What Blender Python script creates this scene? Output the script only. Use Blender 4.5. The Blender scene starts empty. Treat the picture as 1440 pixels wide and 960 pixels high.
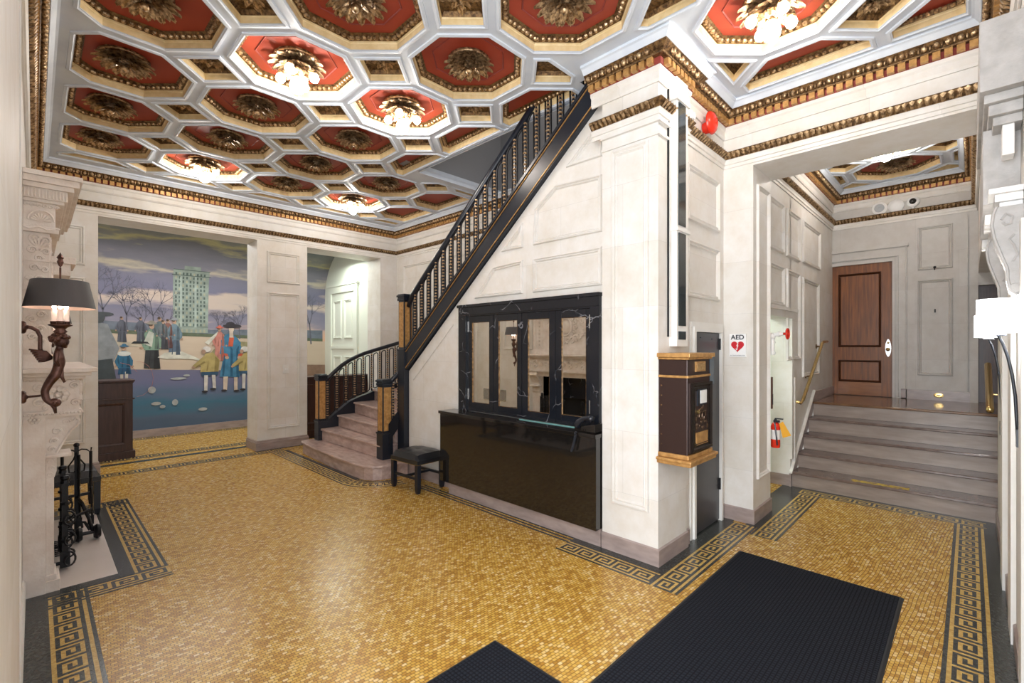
import bpy, bmesh, math, random
from mathutils import Vector, Matrix
from math import sin, cos, pi, radians as R, atan2, sqrt, hypot
random.seed(7)
S = bpy.context.scene
C = S.collection
# ---------------------------------------------------------------- camera, light, exposure
cd = bpy.data.cameras.new('camera'); cam = bpy.data.objects.new('camera', cd); C.objects.link(cam)
cam.location = (0, 0, 1.55); cam.rotation_euler = (R(90), 0, R(-45.6))
cd.sensor_width = 36; cd.lens = 658 / 1440 * 36; cd.shift_y = 7 / 1440; cd.clip_start = .02
S.camera = cam
W = bpy.data.worlds.new('world'); S.world = W; W.use_nodes = True
W.node_tree.nodes['Background'].inputs[0].default_value = (.93, .96, 1, 1)
W.node_tree.nodes['Background'].inputs[1].default_value = 1.0
S.view_settings.view_transform = 'Standard'; S.view_settings.look = 'None'
S.view_settings.gamma = 1; S.view_settings.exposure = 1.12; S.view_settings.use_curve_mapping = False
def area(name, loc, rot, sx, sy, power, col=(1, 1, 1)):
    l = bpy.data.lights.new(name, 'AREA'); l.shape = 'RECTANGLE'; l.size = sx; l.size_y = sy; l.energy = power; l.color = col
    o = bpy.data.objects.new(name, l); C.objects.link(o); o.location = loc; o.rotation_euler = rot; return o
# added fill behind the camera and upstairs; unseen area lights in recess and alcove
area('entrance_side_fill', (-.75, .3, 1.75), (R(90), 0, R(-40)), 1.4, 2.9, 92, (.93, .96, 1))
area('hidden_recess_light', (1.6, 8.75, 3.35), (0, 0, 0), 2.6, .5, 26, (1, .97, .94))
area('recess_end_light', (4.0, 8.7, 3.2), (0, 0, 0), .5, .5, 12, (.93, 1, .9))
area('upstairs_fill', (4.0, 3.6, 5.3), (0, 0, 0), .8, .8, 5, (1, .97, .92))  # fill added to lift the grey stairwell walls
area('alcove_light', (5.4, 2.1, 2.1), (0, 0, 0), .4, .4, 5, (.9, 1, .9))
# ---------------------------------------------------------------- materials
def mat(name, col, rough=.6, metal=0., col2=None, nscale=6., bump=0., bscale=40., spec=.5, emit=None, estr=0., coat=0., stretch=None, ramp=(.35, .65)):
    m = bpy.data.materials.new(name); m.use_nodes = True
    nt = m.node_tree; b = nt.nodes['Principled BSDF']; N = nt.nodes.new; L = nt.links.new
    b.inputs['Base Color'].default_value = (*col, 1); b.inputs['Roughness'].default_value = rough
    b.inputs['Metallic'].default_value = metal; b.inputs['Specular IOR Level'].default_value = spec
    b.inputs['Coat Weight'].default_value = coat; b.inputs['Coat Roughness'].default_value = .05
    if emit: b.inputs['Emission Color'].default_value = (*emit, 1); b.inputs['Emission Strength'].default_value = estr
    tc = N('ShaderNodeTexCoord'); mp = N('ShaderNodeMapping'); L(tc.outputs['Object'], mp.inputs[0])
    if stretch: mp.inputs['Scale'].default_value = stretch
    if col2:
        n = N('ShaderNodeTexNoise'); n.inputs['Scale'].default_value = nscale; n.inputs['Detail'].default_value = 6; L(mp.outputs[0], n.inputs['Vector'])
        r = N('ShaderNodeValToRGB'); r.color_ramp.elements[0].color = (*col, 1); r.color_ramp.elements[1].color = (*col2, 1)
        r.color_ramp.elements[0].position = ramp[0]; r.color_ramp.elements[1].position = ramp[1]
        L(n.outputs['Fac'], r.inputs[0]); L(r.outputs[0], b.inputs['Base Color'])
    if bump:
        n2 = N('ShaderNodeTexNoise'); n2.inputs['Scale'].default_value = bscale; L(tc.outputs['Object'], n2.inputs['Vector'])
        bp = N('ShaderNodeBump'); bp.inputs['Strength'].default_value = bump; bp.inputs['Distance'].default_value = .01
        L(n2.outputs['Fac'], bp.inputs['Height']); L(bp.outputs[0], b.inputs['Normal'])
    return m
def block_stone(name, base, alt, bw=.82, bh=.46, joint=.0035, tint=(.9, .87, .82)):
    m = mat(name, base, .5, spec=.35); nt = m.node_tree; N = nt.nodes.new; L = nt.links.new; b = nt.nodes['Principled BSDF']
    tc = N('ShaderNodeTexCoord'); sp = N('ShaderNodeSeparateXYZ'); L(tc.outputs['Object'], sp.inputs[0])
    ad = N('ShaderNodeMath'); L(sp.outputs[0], ad.inputs[0]); L(sp.outputs[1], ad.inputs[1])
    cb = N('ShaderNodeCombineXYZ'); L(ad.outputs[0], cb.inputs[0]); L(sp.outputs[2], cb.inputs[1])
    br = N('ShaderNodeTexBrick'); L(cb.outputs[0], br.inputs['Vector']); br.inputs['Scale'].default_value = 1
    br.inputs['Brick Width'].default_value = bw; br.inputs['Row Height'].default_value = bh
    br.inputs['Mortar Size'].default_value = joint * .5; br.inputs['Mortar Smooth'].default_value = .6; br.inputs['Bias'].default_value = -.35
    br.inputs['Color1'].default_value = (*base, 1); br.inputs['Color2'].default_value = (*alt, 1)
    br.inputs['Mortar'].default_value = (base[0] * .8, base[1] * .8, base[2] * .8, 1)
    n = N('ShaderNodeTexNoise'); n.inputs['Scale'].default_value = 5; n.inputs['Detail'].default_value = 9; n.inputs['Roughness'].default_value = .65
    L(tc.outputs['Object'], n.inputs['Vector'])
    r = N('ShaderNodeValToRGB'); r.color_ramp.elements[0].color = (*tint, 1); r.color_ramp.elements[1].color = (1, 1, 1, 1)
    r.color_ramp.elements[0].position = .32; r.color_ramp.elements[1].position = .62; L(n.outputs['Fac'], r.inputs[0])
    mx = N('ShaderNodeMixRGB'); mx.blend_type = 'MULTIPLY'; mx.inputs[0].default_value = 1
    L(br.outputs['Color'], mx.inputs[1]); L(r.outputs[0], mx.inputs[2]); L(mx.outputs[0], b.inputs['Base Color'])
    return m
STONE = block_stone('limestone_blocks', (.76, .745, .72), (.69, .665, .62))
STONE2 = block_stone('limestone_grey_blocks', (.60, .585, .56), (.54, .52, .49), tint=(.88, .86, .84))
PLASTER = mat('painted_plaster', (.8, .79, .76), .55, col2=(.74, .73, .69), nscale=4)
MARBLE = mat('mauve_marble', (.40, .32, .295), .3, col2=(.27, .215, .20), nscale=7, stretch=(1, 1, 3.2), ramp=(.3, .7))
TREAD = mat('pink_tread_marble', (.56, .42, .37), .22, col2=(.38, .27, .24), nscale=9, stretch=(2.2, .8, 2.5), ramp=(.3, .7))
TREAD2 = mat('grey_mauve_stair_stone', (.37, .30, .255), .28, col2=(.26, .205, .175), nscale=8, stretch=(2.2, .5, 3), ramp=(.3, .7))
NOSE2 = mat('polished_stair_edge', (.20, .145, .125), .12, col2=(.13, .09, .08), nscale=12)
GOLD = mat('antique_gilt', (.66, .47, .27), .32, .75, col2=(.17, .10, .05), nscale=38, bump=.35, bscale=90, ramp=(.38, .62))
GOLDL = mat('worn_ochre_gilt', (.60, .34, .12), .42, .35, col2=(.42, .22, .07), nscale=30)
GOLDD = mat('dark_bronze_gilt', (.26, .15, .06), .4, .6, col2=(.06, .03, .012), nscale=45, bump=.5, bscale=110)
REDP = mat('coffer_red_paint', (.34, .045, .018), .55, col2=(.30, .035, .014), nscale=5)
REDD = mat('dentil_red_paint', (.25, .04, .03), .6)
CREAM = mat('cream_gold_paint', (.80, .63, .36), .5, col2=(.70, .52, .26), nscale=20)
CEIL = mat('pale_blue_grey_ceiling_paint', (.64, .69, .75), .5, col2=(.57, .62, .70), nscale=6)
WHITE = mat('white_paint', (.85, .85, .84), .4)
GREYU = mat('grey_upper_plaster', (.26, .26, .27), .7)
CARVED = mat('carved_limestone', (.80, .745, .70), .6, col2=(.70, .62, .56), nscale=10, bump=.25, bscale=60)
CARVEDG = mat('carved_grey_stone', (.5, .49, .48), .6, col2=(.4, .39, .38), nscale=14, bump=.25, bscale=60)
BLACK = mat('black_lacquer', (.009, .012, .020), .3)
IRON = mat('wrought_iron', (.012, .012, .014), .42, .4, bump=.15, bscale=80)
LEATHER = mat('black_leather', (.012, .013, .016), .3, bump=.2, bscale=120)
GRANITE = mat('polished_black_granite', (.006, .006, .007), .05, col2=(.016, .013, .01), nscale=60, coat=.4)
DWOOD = mat('dark_mahogany', (.035, .014, .011), .35, col2=(.06, .025, .02), nscale=6, stretch=(6, 6, .6))
PAPER = mat('paper_white', (.8, .8, .78), .6)
def marble_black():
    m = mat('black_veined_marble', (.012, .014, .018), .12, spec=.5); nt = m.node_tree; N = nt.nodes.new; L = nt.links.new; b = nt.nodes['Principled BSDF']
    tc = N('ShaderNodeTexCoord'); n = N('ShaderNodeTexNoise'); n.inputs['Scale'].default_value = 3; n.inputs['Detail'].default_value = 5
    L(tc.outputs['Object'], n.inputs['Vector'])
    mx = N('ShaderNodeMixRGB'); mx.inputs[0].default_value = .22; L(tc.outputs['Object'], mx.inputs[1]); L(n.outputs['Color'], mx.inputs[2])
    v = N('ShaderNodeTexVoronoi'); v.feature = 'DISTANCE_TO_EDGE'; v.inputs['Scale'].default_value = 4.5; L(mx.outputs[0], v.inputs['Vector'])
    r = N('ShaderNodeValToRGB'); r.color_ramp.elements[0].color = (.28, .28, .30, 1); r.color_ramp.elements[1].color = (.011, .013, .018, 1)
    r.color_ramp.elements[0].position = 0; r.color_ramp.elements[1].position = .011; L(v.outputs['Distance'], r.inputs[0])
    n3 = N('ShaderNodeTexNoise'); n3.inputs['Scale'].default_value = 7; L(tc.outputs['Object'], n3.inputs['Vector'])
    r3 = N('ShaderNodeValToRGB'); r3.color_ramp.elements[0].position = .5; r3.color_ramp.elements[1].position = .62; L(n3.outputs['Fac'], r3.inputs[0])
    m2 = N('ShaderNodeMixRGB'); L(r3.outputs[0], m2.inputs[0]); m2.inputs[1].default_value = (.011, .013, .018, 1); L(r.outputs[0], m2.inputs[2])
    L(m2.outputs[0], b.inputs['Base Color']); return m
BMARBLE = marble_black()
MIRROR = mat('mirror_glass', (.86, .85, .80), .015, 1.)
WOOD = mat('varnished_mahogany', (.27, .085, .012), .38, col2=(.12, .035, .006), nscale=5, stretch=(9, 9, .55), ramp=(.3, .68))
WOODE = mat('worn_orange_mahogany', (.30, .11, .025), .3, col2=(.20, .065, .015), nscale=5, stretch=(1, 1, 6), ramp=(.3, .68), coat=.2)
BRASS = mat('brass', (.72, .52, .22), .25, .95)
STEEL = mat('polished_steel', (.72, .74, .74), .25, .9)
GLOBE = mat('lit_globe_glass', (1, .96, .9), .3, emit=(1, .94, .87), estr=48.)
SHADEW = mat('lit_white_lamp_shade', (1, 1, 1), .5, emit=(1, .98, .96), estr=5.)
CANDLE = mat('lit_candle_tube', (1, .9, .84), .5, emit=(1, .72, .60), estr=.12)
BULB = mat('flame_bulb', (1, .9, .8), .3, emit=(1, .80, .64), estr=12.)
SHADEB = mat('dark_grey_lamp_shade', (.075, .07, .075), .5)
SHADEIN = mat('lamp_shade_lining', (.85, .66, .58), .7)
BRONZE = mat('brown_bronze', (.16, .085, .07), .36, .75, col2=(.035, .018, .015), nscale=16, bump=.3, bscale=50, ramp=(.35, .7))
REDG = mat('glossy_red_paint', (.72, .03, .012), .22)
YEL = mat('yellow_tag', (.85, .42, .02), .5)
MAILB = mat('brown_enamelled_metal', (.045, .025, .022), .3, .3)
DOORG = mat('charcoal_door_paint', (.035, .036, .04), .35)
GLASSD = mat('dark_glass', (.03, .04, .045), .08, spec=.6)
BLUEREFL = mat('blue_reflection_glass', (.012, .045, .085), .1)
RUBBERK = mat('black_rubber', (.012, .014, .018), .6)
GREENW = mat('green_and_greenlit_plaster', (.72, .76, .68), .55)
DARKTILE = mat('dark_mosaic_tile', (.028, .031, .030), .22, col2=(.075, .08, .075), nscale=70, ramp=(.4, .7))
HEARTHM = mat('white_hearth_marble', (.66, .60, .56), .3, col2=(.58, .52, .48), nscale=4, stretch=(1, .5, 1))
FIREBLACK = mat('black_firebox_panel', (.008, .008, .009), .8)
def mosaic():
    m = mat('golden_mosaic_floor', (.6, .4, .1), .2, spec=.5); nt = m.node_tree; N = nt.nodes.new; L = nt.links.new; b = nt.nodes['Principled BSDF']; b.inputs['Roughness'].default_value = .27
    tc = N('ShaderNodeTexCoord'); nz = N('ShaderNodeTexNoise'); nz.inputs['Scale'].default_value = 2.2; L(tc.outputs['Object'], nz.inputs['Vector'])
    ma = N('ShaderNodeVectorMath'); ma.operation = 'MULTIPLY_ADD'; L(nz.outputs['Color'], ma.inputs[0]); ma.inputs[1].default_value = (.05, .05, 0); L(tc.outputs['Object'], ma.inputs[2])
    mp = N('ShaderNodeMapping'); mp.inputs['Rotation'].default_value = (0, 0, R(4)); L(ma.outputs[0], mp.inputs[0])
    br = N('ShaderNodeTexBrick'); L(mp.outputs[0], br.inputs['Vector']); br.inputs['Scale'].default_value = 1
    br.inputs['Brick Width'].default_value = .0255; br.inputs['Row Height'].default_value = .0185; br.inputs['Mortar Size'].default_value = .0015; br.inputs['Mortar Smooth'].default_value = .3
    br.inputs['Color1'].default_value = (0, 0, 0, 1); br.inputs['Color2'].default_value = (1, 1, 1, 1); br.inputs['Mortar'].default_value = (.5, .5, .5, 1)
    big = N('ShaderNodeTexNoise'); big.inputs['Scale'].default_value = 60; big.inputs['Detail'].default_value = 3; L(tc.outputs['Object'], big.inputs['Vector'])
    mx = N('ShaderNodeMixRGB'); mx.inputs[0].default_value = .16; L(br.outputs['Color'], mx.inputs[1]); L(big.outputs['Fac'], mx.inputs[2])
    r = N('ShaderNodeValToRGB'); e = r.color_ramp.elements; e[0].position = .12; e[0].color = (.40, .20, .03, 1); e[1].position = .95; e[1].color = (.80, .62, .32, 1)
    for p, c in ((.34, (.53, .29, .045)), (.5, (.60, .36, .06)), (.68, (.66, .41, .085)), (.82, (.70, .47, .14))):
        x = e.new(p); x.color = (*c, 1)
    L(mx.outputs[0], r.inputs[0])
    m2 = N('ShaderNodeMixRGB'); L(br.outputs['Fac'], m2.inputs[0]); L(r.outputs[0], m2.inputs[1]); m2.inputs[2].default_value = (.12, .06, .02, 1)
    L(m2.outputs[0], b.inputs['Base Color'])
    bp = N('ShaderNodeBump'); bp.inputs['Strength'].default_value = .25; bp.inputs['Distance'].default_value = .002; bp.invert = True
    L(br.outputs['Fac'], bp.inputs['Height']); L(bp.outputs[0], b.inputs['Normal'])
    return m
MOSAIC = mosaic()
YTILE = mat('yellow_border_tile', (.62, .43, .13), .25, col2=(.45, .27, .07), nscale=60)
def mural_mat():
    m = mat('painted_mural_canvas', (.3, .3, .4), .45, spec=.3); nt = m.node_tree; N = nt.nodes.new; L = nt.links.new; b = nt.nodes['Principled BSDF']
    tc = N('ShaderNodeTexCoord'); mp = N('ShaderNodeMapping'); mp.inputs['Scale'].default_value = (.55, 1, 2.6); mp.inputs['Rotation'].default_value = (0, R(-4), 0); L(tc.outputs['Object'], mp.inputs[0])
    n = N('ShaderNodeTexNoise'); n.inputs['Scale'].default_value = 1.5; n.inputs['Detail'].default_value = 6; n.inputs['Roughness'].default_value = .55; L(mp.outputs[0], n.inputs['Vector'])
    sp = N('ShaderNodeSeparateXYZ'); L(tc.outputs['Object'], sp.inputs[0])
    ms = N('ShaderNodeMath'); ms.operation = 'MULTIPLY_ADD'; L(n.outputs['Fac'], ms.inputs[0]); ms.inputs[1].default_value = .75; L(sp.outputs[2], ms.inputs[2])
    nr = N('ShaderNodeMapRange'); L(ms.outputs[0], nr.inputs[0]); nr.inputs[1].default_value = 2.1; nr.inputs[2].default_value = 4.1
    r = N('ShaderNodeValToRGB'); e = r.color_ramp.elements; e[0].position = 0; e[0].color = (.62, .40, .29, 1); e[1].position = 1; e[1].color = (.13, .14, .15, 1)
    for p, c in ((.07, (.55, .40, .34)), (.14, (.24, .23, .30)), (.25, (.19, .19, .27)), (.31, (.50, .42, .38)), (.36, (.52, .43, .37)), (.41, (.17, .17, .25)), (.56, (.20, .20, .27)),
                 (.61, (.50, .45, .36)), (.65, (.22, .22, .27)), (.76, (.17, .18, .22)), (.80, (.46, .43, .24)), (.83, (.24, .25, .24)), (.9, (.15, .17, .19))):
        x = e.new(p); x.color = (*c, 1)
    L(nr.outputs[0], r.inputs[0])
    # ground: ochre path above, violet then teal asphalt below
    n2 = N('ShaderNodeTexNoise'); n2.inputs['Scale'].default_value = 2.2; n2.inputs['Detail'].default_value = 5; L(mp.outputs[0], n2.inputs['Vector'])
    m4 = N('ShaderNodeMath'); m4.operation = 'MULTIPLY_ADD'; L(n2.outputs['Fac'], m4.inputs[0]); m4.inputs[1].default_value = .55; L(sp.outputs[2], m4.inputs[2])
    nr2 = N('ShaderNodeMapRange'); L(m4.outputs[0], nr2.inputs[0]); nr2.inputs[1].default_value = .3; nr2.inputs[2].default_value = 1.5
    r2 = N('ShaderNodeValToRGB'); e = r2.color_ramp.elements; e[0].position = 0; e[0].color = (.07, .11, .17, 1); e[1].position = 1; e[1].color = (.15, .15, .23, 1)
    for p, c in ((.22, (.09, .13, .20)), (.42, (.055, .15, .23)), (.58, (.10, .15, .24)), (.75, (.14, .15, .26))):
        x = e.new(p); x.color = (*c, 1)
    L(nr2.outputs[0], r2.inputs[0])
    gx = N('ShaderNodeMath'); gx.operation = 'MULTIPLY_ADD'; L(sp.outputs[0], gx.inputs[0]); gx.inputs[1].default_value = .045; L(sp.outputs[2], gx.inputs[2])
    th = N('ShaderNodeMath'); th.operation = 'GREATER_THAN'; L(gx.outputs[0], th.inputs[0]); th.inputs[1].default_value = 1.86
    th2 = N('ShaderNodeMath'); th2.operation = 'GREATER_THAN'; L(gx.outputs[0], th2.inputs[0]); th2.inputs[1].default_value = 1.215
    r5 = N('ShaderNodeValToRGB'); r5.color_ramp.elements[0].color = (.46, .36, .28, 1); r5.color_ramp.elements[1].color = (.58, .50, .40, 1); L(n2.outputs['Fac'], r5.inputs[0])
    a = N('ShaderNodeMixRGB'); L(th2.outputs[0], a.inputs[0]); L(r2.outputs[0], a.inputs[1]); L(r5.outputs[0], a.inputs[2])
    c = N('ShaderNodeMixRGB'); L(th.outputs[0], c.inputs[0]); L(a.outputs[0], c.inputs[1]); L(r.outputs[0], c.inputs[2])
    L(c.outputs[0], b.inputs['Base Color']); return m
MURAL = mural_mat()
# ---------------------------------------------------------------- mesh helpers
class M:
    def __init__(s): s.b = bmesh.new(); s.mi = 0
    def face(s, vs):
        try:
            f = s.b.faces.new(vs); f.material_index = s.mi; return f
        except ValueError: return None
    def poly(s, pts): return s.face([s.b.verts.new(p) for p in pts])
    def box(s, x0, x1, y0, y1, z0, z1):
        v = [s.b.verts.new((x, y, z)) for z in (z0, z1) for x, y in ((x0, y0), (x1, y0), (x1, y1), (x0, y1))]
        for q in ((3, 2, 1, 0), (4, 5, 6, 7), (0, 1, 5, 4), (1, 2, 6, 5), (2, 3, 7, 6), (3, 0, 4, 7)): s.face([v[i] for i in q])
        return s
    def prism(s, pts, mp, a, b):          # polygon pts mapped by mp(u,v,h) at heights a and b
        lo = [s.b.verts.new(mp(u, v, a)) for u, v in pts]; hi = [s.b.verts.new(mp(u, v, b)) for u, v in pts]
        n = len(pts); s.face(lo[::-1]); s.face(hi)
        for i in range(n): s.face([lo[i], lo[(i + 1) % n], hi[(i + 1) % n], hi[i]])
        return s
    def loft(s, rings, closed=True, caps=True):
        R_ = [[s.b.verts.new(p) for p in r] for r in rings]; n = len(R_[0])
        for a, b in zip(R_, R_[1:]):
            for i in range(n if closed else n - 1): s.face([a[i], a[(i + 1) % n], b[(i + 1) % n], b[i]])
        if caps and closed: s.face(R_[0][::-1]); s.face(R_[-1])
        return s
    def tube(s, pts, r, n=8, closed=False, sq=False):
        pts = [Vector(p) for p in pts]; k = len(pts); rs = r if isinstance(r, (list, tuple)) else [r] * k
        rings = []; prev = None
        for i, p in enumerate(pts):
            if closed: t = (pts[(i + 1) % k] - pts[i - 1])
            else: t = (pts[min(i + 1, k - 1)] - pts[max(i - 1, 0)])
            t.normalize()
            if prev is None: prev = t.cross(Vector((0, 0, 1)) if abs(t.z) < .9 else Vector((1, 0, 0))).normalized()
            a = (prev - t * prev.dot(t)).normalized(); prev = a; b = t.cross(a)
            rings.append([p + (a * cos(2 * pi * j / n + (pi / 4 if sq else 0)) + b * sin(2 * pi * j / n + (pi / 4 if sq else 0))) * rs[i] for j in range(n)])
        if closed: rings.append(rings[0]); return s.loft(rings, caps=False)
        return s.loft(rings)
    def lathe(s, prof, c=(0, 0, 0), n=24, axis='z', sx=1., sy=1.):
        rings = []
        for r, h in prof:
            ring = []
            for j in range(n):
                a = 2 * pi * j / n; u, v = max(r, 1e-4) * cos(a) * sx, max(r, 1e-4) * sin(a) * sy
                ring.append({'z': (c[0] + u, c[1] + v, c[2] + h), 'x': (c[0] + h, c[1] + u, c[2] + v), 'y': (c[0] + u, c[1] + h, c[2] + v)}[axis])
            rings.append(ring)
        return s.loft(rings)
    def ball(s, c, r, n=10, m=6, sc=(1, 1, 1)):
        rings = [[(c[0] + r * sc[0] * sin(pi * (i + .02) / (m + .04)) * cos(2 * pi * j / n), c[1] + r * sc[1] * sin(pi * (i + .02) / (m + .04)) * sin(2 * pi * j / n), c[2] + r * sc[2] * cos(pi * i / m)) for j in range(n)] for i in range(m + 1)]
        return s.loft(rings)
    def ring(s, pts, prof, mp):           # picture-frame moulding: prof = [(inset, height)]
        rings = []
        for d, h in prof:
            rings.append([s.b.verts.new(mp(u, v, h)) for u, v in offset(pts, d)])
        n = len(pts)
        for a, b in zip(rings, rings[1:]):
            for i in range(n): s.face([a[i], a[(i + 1) % n], b[(i + 1) % n], b[i]])
        return s
    def sweep(s, path, prof):             # moulding along an XY path, interior on the left; prof = [(projection, z)]
        n = len(path); cols = []
        for i, p in enumerate(path):
            p = Vector(p); ns = []
            if i > 0: d = (p - Vector(path[i - 1])).normalized(); ns.append(Vector((-d.y, d.x)))
            if i < n - 1: d = (Vector(path[i + 1]) - p).normalized(); ns.append(Vector((-d.y, d.x)))
            m_ = ns[0] if len(ns) == 1 else (ns[0] + ns[1]) / (1 + ns[0].dot(ns[1]))
            cols.append([s.b.verts.new((p.x + m_.x * d_, p.y + m_.y * d_, z)) for d_, z in prof])
        for a, b in zip(cols, cols[1:]):
            for i in range(len(prof) - 1): s.face([a[i], b[i], b[i + 1], a[i + 1]])
        s.face(cols[0]); s.face(cols[-1][::-1])
        return s
    def mesh(s, name, mats, smooth=False):
        bmesh.ops.recalc_face_normals(s.b, faces=s.b.faces)
        me = bpy.data.meshes.new(name); s.b.to_mesh(me); s.b.free()
        for m_ in (mats if isinstance(mats, (list, tuple)) else [mats]): me.materials.append(m_)
        if smooth:
            for p in me.polygons: p.use_smooth = True
        return me
    def obj(s, name, mats, parent=None, smooth=False, bevel=0., **k):
        return link(name, s.mesh(name, mats, smooth), parent, bevel, **k)
def link(name, me, parent=None, bevel=0., **k):
    o = bpy.data.objects.new(name, me); C.objects.link(o); o.parent = parent
    if bevel:
        b = o.modifiers.new('b', 'BEVEL'); b.width = bevel; b.segments = 2; b.limit_method = 'ANGLE'
    for q, v in k.items(): o[q] = v
    return o
def auto(o):
    for p in o.data.polygons: p.use_smooth = True
    o.data.set_sharp_from_angle(angle=R(35)); return o
def thing(name, label, cat, loc=(0, 0, 0), rz=0, group=None):
    o = bpy.data.objects.new(name, None); C.objects.link(o); o.location = loc; o.rotation_euler = (0, 0, rz); o['label'] = label; o['category'] = cat
    if group: o['group'] = group
    return o
def tag(o, label, cat, group=None):
    o['label'] = label; o['category'] = cat
    if group: o['group'] = group
    return o
def struct(o): o['kind'] = 'structure'; return o
def dup(root, loc, rz, label, group=None):
    r = root.copy(); C.objects.link(r); r.location = loc; r.rotation_euler = (0, 0, rz); r['label'] = label
    if group: r['group'] = group
    for ch in list(root.children):
        c = ch.copy(); C.objects.link(c); c.parent = r
        for g in ch.children:
            d = g.copy(); C.objects.link(d); d.parent = c
    return r
def area2(p): return sum(p[i][0] * p[(i + 1) % len(p)][1] - p[(i + 1) % len(p)][0] * p[i][1] for i in range(len(p))) / 2
def offset(pts, d):
    if area2(pts) < 0: d = -d
    n = len(pts); out = []
    for i in range(n):
        p0, p1, p2 = Vector(pts[i - 1]), Vector(pts[i]), Vector(pts[(i + 1) % n])
        a = (p1 - p0).normalized(); b = (p2 - p1).normalized(); na = Vector((-a.y, a.x)); nb = Vector((-b.y, b.x))
        m_ = (na + nb) / max(.25, 1 + na.dot(nb)); out.append((p1.x + m_.x * d, p1.y + m_.y * d))
    return out
def clip(poly, x0, x1, y0, y1):
    for ax, lim, sg in ((0, x0, 1), (0, x1, -1), (1, y0, 1), (1, y1, -1)):
        out = []
        for i in range(len(poly)):
            a, b = poly[i - 1], poly[i]; da, db = (a[ax] - lim) * sg, (b[ax] - lim) * sg
            if (da < 0) != (db < 0):
                t = da / (da - db); out.append((a[0] + (b[0] - a[0]) * t, a[1] + (b[1] - a[1]) * t))
            if db >= 0: out.append(b)
        poly = out
        if len(poly) < 3: return []
    res = []
    for p in poly:
        if not res or hypot(p[0] - res[-1][0], p[1] - res[-1][1]) > .012: res.append(p)
    if len(res) > 1 and hypot(res[0][0] - res[-1][0], res[0][1] - res[-1][1]) < .012: res.pop()
    return res if len(res) > 2 else []
def PX(x, s): return lambda u, v, h: (x + s * h, u, v)      # (Y,Z) plane
def PY(y, s): return lambda u, v, h: (u, y + s * h, v)      # (X,Z) plane
def PZ(z, s=1): return lambda u, v, h: (u, v, z + s * h)
PANEL = [(-.006, 0), (0, .020), (.012, .023), (.022, .008), (.034, .014), (.044, 0)]
def panels(parent, mp, polys, m_=None, w=1.):
    for p in polys:
        M().ring(p, [(d * w, h) for d, h in PANEL], mp).obj('panel_moulding', m_ or STONE, parent)
def rect(a, b, c, d): return [(a, c), (b, c), (b, d), (a, d)]
# ================================================================ the setting
ZC = 3.68                                  # ceiling grid underside
# floor
fl = M(); fl.box(-1.2, 5.9, -1.0, 10.3, -.12, 0); floor = struct(fl.obj('floor', MOSAIC))
U = .0182
def key_band(p0, p1, z=0., key=True, wide=True):     # band to the left of p0 -> p1
    p0, p1 = Vector(p0), Vector(p1); L_ = (p1 - p0).length; d = (p1 - p0) / L_; n = Vector((-d.y, d.x))
    y = M(); k = M()
    def q(m, a0, a1, b0, b1, z0, z1):
        c = [p0 + d * a + n * b for a, b in ((a0, b0), (a1, b0), (a1, b1), (a0, b1))]
        m.prism([(v.x, v.y) for v in c], PZ(0), z0, z1)
    q(y, 0, L_, 0, 11 * U, z, z + .0010)
    y.obj('border_ground', YTILE, floor)
    za, zb = z + .0008, z + .0020
    q(k, 0, L_, 0, U, za, zb); q(k, 0, L_, 10 * U, 11 * U, za, zb)
    n_ = max(1, int(L_ / (8 * U) + .3)); c8 = L_ / n_; s = c8 / 8
    for i in range(n_):
        o = i * c8; T = lambda x: o + x * s; Y_ = lambda v: (2 + v) * U
        q(k, T(0), T(1), Y_(0), Y_(7), za, zb); q(k, T(1), T(7), Y_(6), Y_(7), za, zb); q(k, T(6), T(7), Y_(2), Y_(6), za, zb)
        q(k, T(2), T(6), Y_(2), Y_(3), za, zb); q(k, T(2), T(3), Y_(3), Y_(5), za, zb); q(k, T(3), T(5), Y_(4), Y_(5), za, zb); q(k, T(1), T(8), Y_(0), Y_(1), za, zb)
    k.obj('greek_key_border', DARKTILE, floor)
DN = [0]
def dark(x0, x1, y0, y1, z=.0023):
    DN[0] += 1; z += DN[0] * .00012; M().box(x0, x1, y0, y1, 0, z).obj('dark_tile_strip', DARKTILE, floor)
w = 11 * U
key_band((2.80 + w, 1.305 + w), (2.80 + w, 2.281)); key_band((2.80, 1.305), (4.325, 1.305), .0003); key_band((4.13, 1.10), (5.64, 1.10), .0006)
dark(3.0, 3.10, 1.505, 2.281); dark(3.0, 4.40, 1.505, 1.62); dark(4.33, 4.9, 1.30, 1.40); dark(4.85, 5.9, 1.30, 1.50)
key_band((5.84, -.10), (5.84, 1.30), .0009); dark(5.84, 5.9, -.17, 1.36)
key_band((1.2, -.10), (5.66, -.10), .0012); dark(1.2, 5.9, -.18, -.10)
for x in (2.955, 3.0, 3.045): dark(x, x + .018, 2.28, 4.35)
key_band((.24 - w, 1.3), (.24 - w, 4.07)) if False else key_band((.24, 1.3), (.24, 4.07))
key_band((.04, 3.874), (.664, 3.874), .0003); key_band((.664, 3.874 + w), (.664, 6.14), .0003); key_band((.664, 6.14 - w + w), (-.02, 6.14), .0006)
dark(-.06, .04, 1.2, 4.14); dark(-.06, .464, 4.07, 4.15); dark(.40, .464, 4.07, 5.94); dark(-.06, .464, 5.80, 5.94)
key_band((.0, 7.29), (2.42, 7.29)); key_band((.55, 8.2), (2.9, 8.2)); key_band((-.2, 9.84), (4.4, 9.84)); dark(.54, 4.4, 7.95, 8.05)
key_band((2.42 + w, 5.1), (2.42 + w, 7.49), .0003); dark(2.62, 2.66, 5.1, 7.3); dark(2.28, 3.06, 7.49, 7.56)
cb = M(); yb = M()
cc = (2.95, 5.1)
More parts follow.
